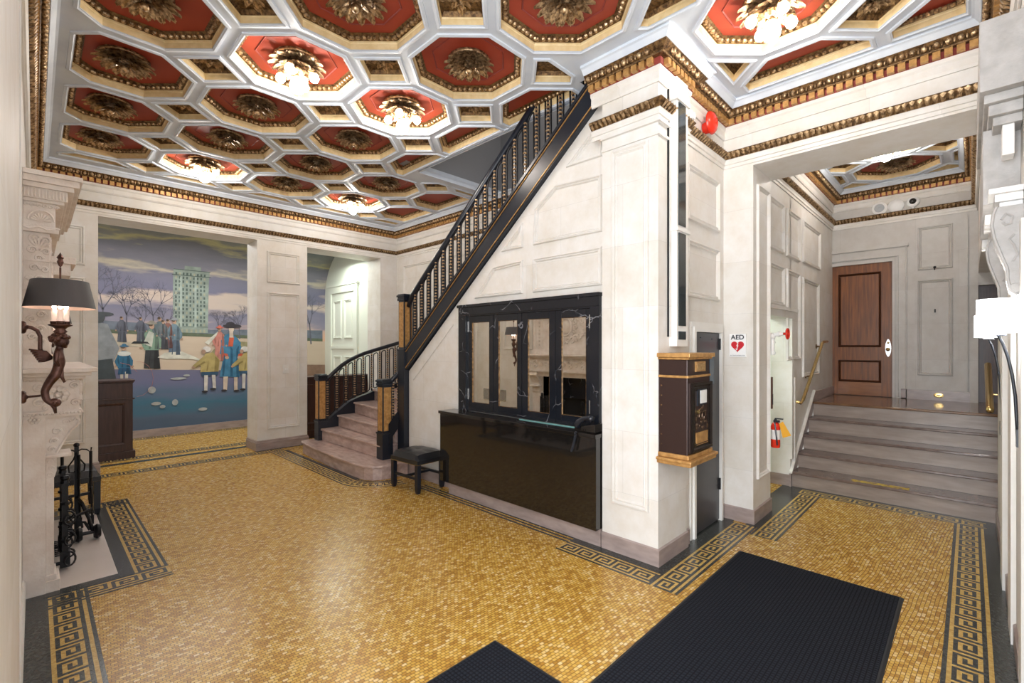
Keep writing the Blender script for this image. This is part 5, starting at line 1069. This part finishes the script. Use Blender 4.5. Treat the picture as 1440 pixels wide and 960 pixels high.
person(3.32, 1.05, .70, (.10, .11, .12), (.20, .36, .30), (.08, .08, .08)); person(3.66, 1.10, .6, (.24, .34, .30), (.28, .42, .36), (.1, .12, .14)); paint((.36, .44, .38), [[(3.3, 1.42), (3.52, 1.30), (3.82, 1.36), (3.84, 1.28), (3.6, 1.2), (3.34, 1.26)]], 6); paint((.28, .18, .13), [[(3.0, .6), (4.45, .55), (4.45, 1.15), (3.0, 1.2)]], 1, name='painted_ground_shade')
# ================================================================ chandeliers
def chandelier_parts(root):
    link('gilt_rosette', ROS, root).scale = (1.05, 1.05, 1.05)
    m = M(); m.lathe([(0, -.06), (.05, -.07), (.06, -.085), (.035, -.11), (.028, -.125), (.04, -.14), (.03, -.15), (0, -.15)], n=16)
    for k in range(8): leafpetal(m, 2 * pi * k / 8, .02, .085, .022, -.115, -.14, -.02)
    m.obj('stem', GOLD, root, smooth=True)
    for k in range(4):
        a = k * pi / 2 + pi / 4; ca_, sa = cos(a), sin(a)
        ar = M().tube([(.04 * ca_, .04 * sa, -.09), (.09 * ca_, .09 * sa, -.085), (.125 * ca_, .125 * sa, -.10)], [.011, .009, .012], 8).lathe([(0, 0), (.022, 0), (.03, -.018), (0, -.018)], (.128 * ca_, .128 * sa, -.095), 12).obj('arm', GOLD, root, smooth=True)
        M().ball((.13 * ca_, .13 * sa, -.142), .034, 14, 10).obj('small_globe', GLOBE, ar, smooth=True)
    M().ball((0, 0, -.205), .056, 18, 12).obj('large_globe', GLOBE, root, smooth=True)
gx = lambda i: .485 + .935 * i
gy = lambda j: 1.84 + .933 * j
ch = thing('ceiling_light', 'lit globe ceiling light second coffer from the left wall, nearer row', 'ceiling light', (gx(1), gy(2), ZC + .078), 0, 'globe ceiling lights')
chandelier_parts(ch)
for x, y, z, lb in ((gx(2), gy(2), ZC + .078, 'lit globe ceiling light near the middle of the coffers, left of the stair rail top'), (gx(1), gy(5), ZC + .078, 'lit globe ceiling light over the mural opening at the far left'), (gx(3), gy(5), ZC + .078, 'lit globe ceiling light farthest back, above the arched recess'), (gx(3), gy(-1), ZC + .078, 'lit globe ceiling light at the top, in front of the red alarm bell'), (6.5, .66, 3.75 + .078, 'lit globe ceiling light in the passage above the stone steps')): dup(ch, (x, y, z), 0, lb)
# ================================================================ heavy stone consoles on the right wall
ct = thing('stone_entablature', 'heavy grey moulded stone entablature with white dentils at the right edge', 'entablature', (3.6, -.12, 2.7))
at0(M().box(3.0, 4.3, -.17, -.03, 2.70, 3.02).box(3.05, 4.3, -.17, -.045, 2.66, 2.70).box(3.08, 4.3, -.17, -.06, 2.61, 2.66).box(3.11, 4.3, -.17, -.075, 2.57, 2.61).obj('cornice_block', CARVEDG, ct, bevel=.004))
at0(M().box(3.12, 3.22, -.145, -.105, 2.43, 2.57).box(3.4, 3.5, -.145, -.1, 2.43, 2.57).obj('white_dentil', WHITE, ct, bevel=.004))
at0(M().box(3.25, 4.3, -.17, -.045, 2.24, 2.60).obj('frieze_block', CARVEDG, ct))
l_ = M(); 
for x in (3.06, 3.9):
    l_ = M(); l_.box(x, x + .30, -.17, -.06, 2.245, 2.27).box(x + .02, x + .28, -.17, -.08, 2.21, 2.245).box(x + .04, x + .26, -.17, -.095, 2.18, 2.21); at0(l_.obj('lower_cornice', WHITE, ct, bevel=.003))
for x in (3.5, 3.62, 3.74, 4.3, 4.42): at0(M().box(x, x + .06, -.17, -.055, 2.19, 2.245).obj('small_dentil', WHITE, ct, bevel=.003))
def console(x, w_, label):
    t = thing('scroll_console', label, 'console', (x + w_ / 2, -.12, 1.95))
    pr = [(-.17, 2.18), (-.085, 2.18), (-.075, 2.15), (-.07, 2.10), (-.078, 2.04), (-.10, 1.96), (-.118, 1.90), (-.12, 1.85), (-.128, 1.80), (-.15, 1.78), (-.17, 1.79)]
    at0(M().prism(pr, lambda u, v, h: (h, u, v), x, x + w_).obj('scroll_body', CARVEDG, t, bevel=.003))
    s = M(); mp = PX(x, -1)
    s.tube([mp(u, v, .003) for u, v in [(-.10, 2.12), (-.115, 2.145), (-.135, 2.13), (-.13, 2.10), (-.112, 2.095), (-.105, 2.11)]], .006, 6).tube([mp(u, v, .003) for u, v in pr[1:10]], .006, 6)
    s.lathe([(0, -.006), (.02, -.006), (.022, 0), (0, 0)], (x, -.142, 1.81), 12, 'x').tube([mp(u, v, .003) for u, v in [(-.14, 2.05), (-.125, 2.03), (-.14, 2.0), (-.15, 1.96), (-.135, 1.93)]], .005, 6)
    at0(s.obj('carved_volute', CARVEDG, t))
console(3.05, .16, 'near scroll console carrying the entablature at the right edge'); console(3.95, .16, 'farther scroll console behind the white lamp shade at right')
def wall_lamp(x, label, sp=1.):
    t = thing('shaded_wall_lamp', label, 'wall lamp', (x, -.17, 1.4))
    n = 28; m = M(); m.lathe([(.074, 0), (.074, .155), (.070, .155), (.070, 0)], (x, -.094, 1.615), n); m.face([v for v in []]) if False else None
    at0(auto(m.obj('lamp_shade', SHADEW, t)))
    at0(M().ball((x, -.094, 1.69), .03, 10, 8).obj('bulb', GLOBE, t, smooth=True))
    at0(M().tube([(x, -.156, 1.12), (x, -.152, 1.22), (x, -.148, 1.32), (x, -.138, 1.42), (x, -.125, 1.50), (x, -.108, 1.565), (x, -.094, 1.60), (x, -.094, 1.66)], .0062, 8).lathe([(0, 0), (.03, .0), (.024, .008), (0, .014)], (x, -.094, 1.60), 14).obj('curved_arm', BLACK, t, smooth=True))
    at0(M().box(x - .02, x + .02, -.17, -.15, 1.09, 1.17).obj('wall_plate', BLACK, t))
wall_lamp(3.15, 'nearer lit white drum lamp on a curved black arm at the right wall'); wall_lamp(4.75, 'farther lit white drum lamp, partly hidden behind the nearer one')
t = thing('wall_switch', 'black and white switch boxes on the right wall beneath the lamps', 'switch', (4.9, -.16, .95)); at0(M().box(4.72, 4.80, -.17, -.148, .93, 1.02).obj('black_socket', BLACK, t)); at0(M().box(4.5, 4.58, -.17, -.148, .80, .92).obj('white_box', WHITE, t))
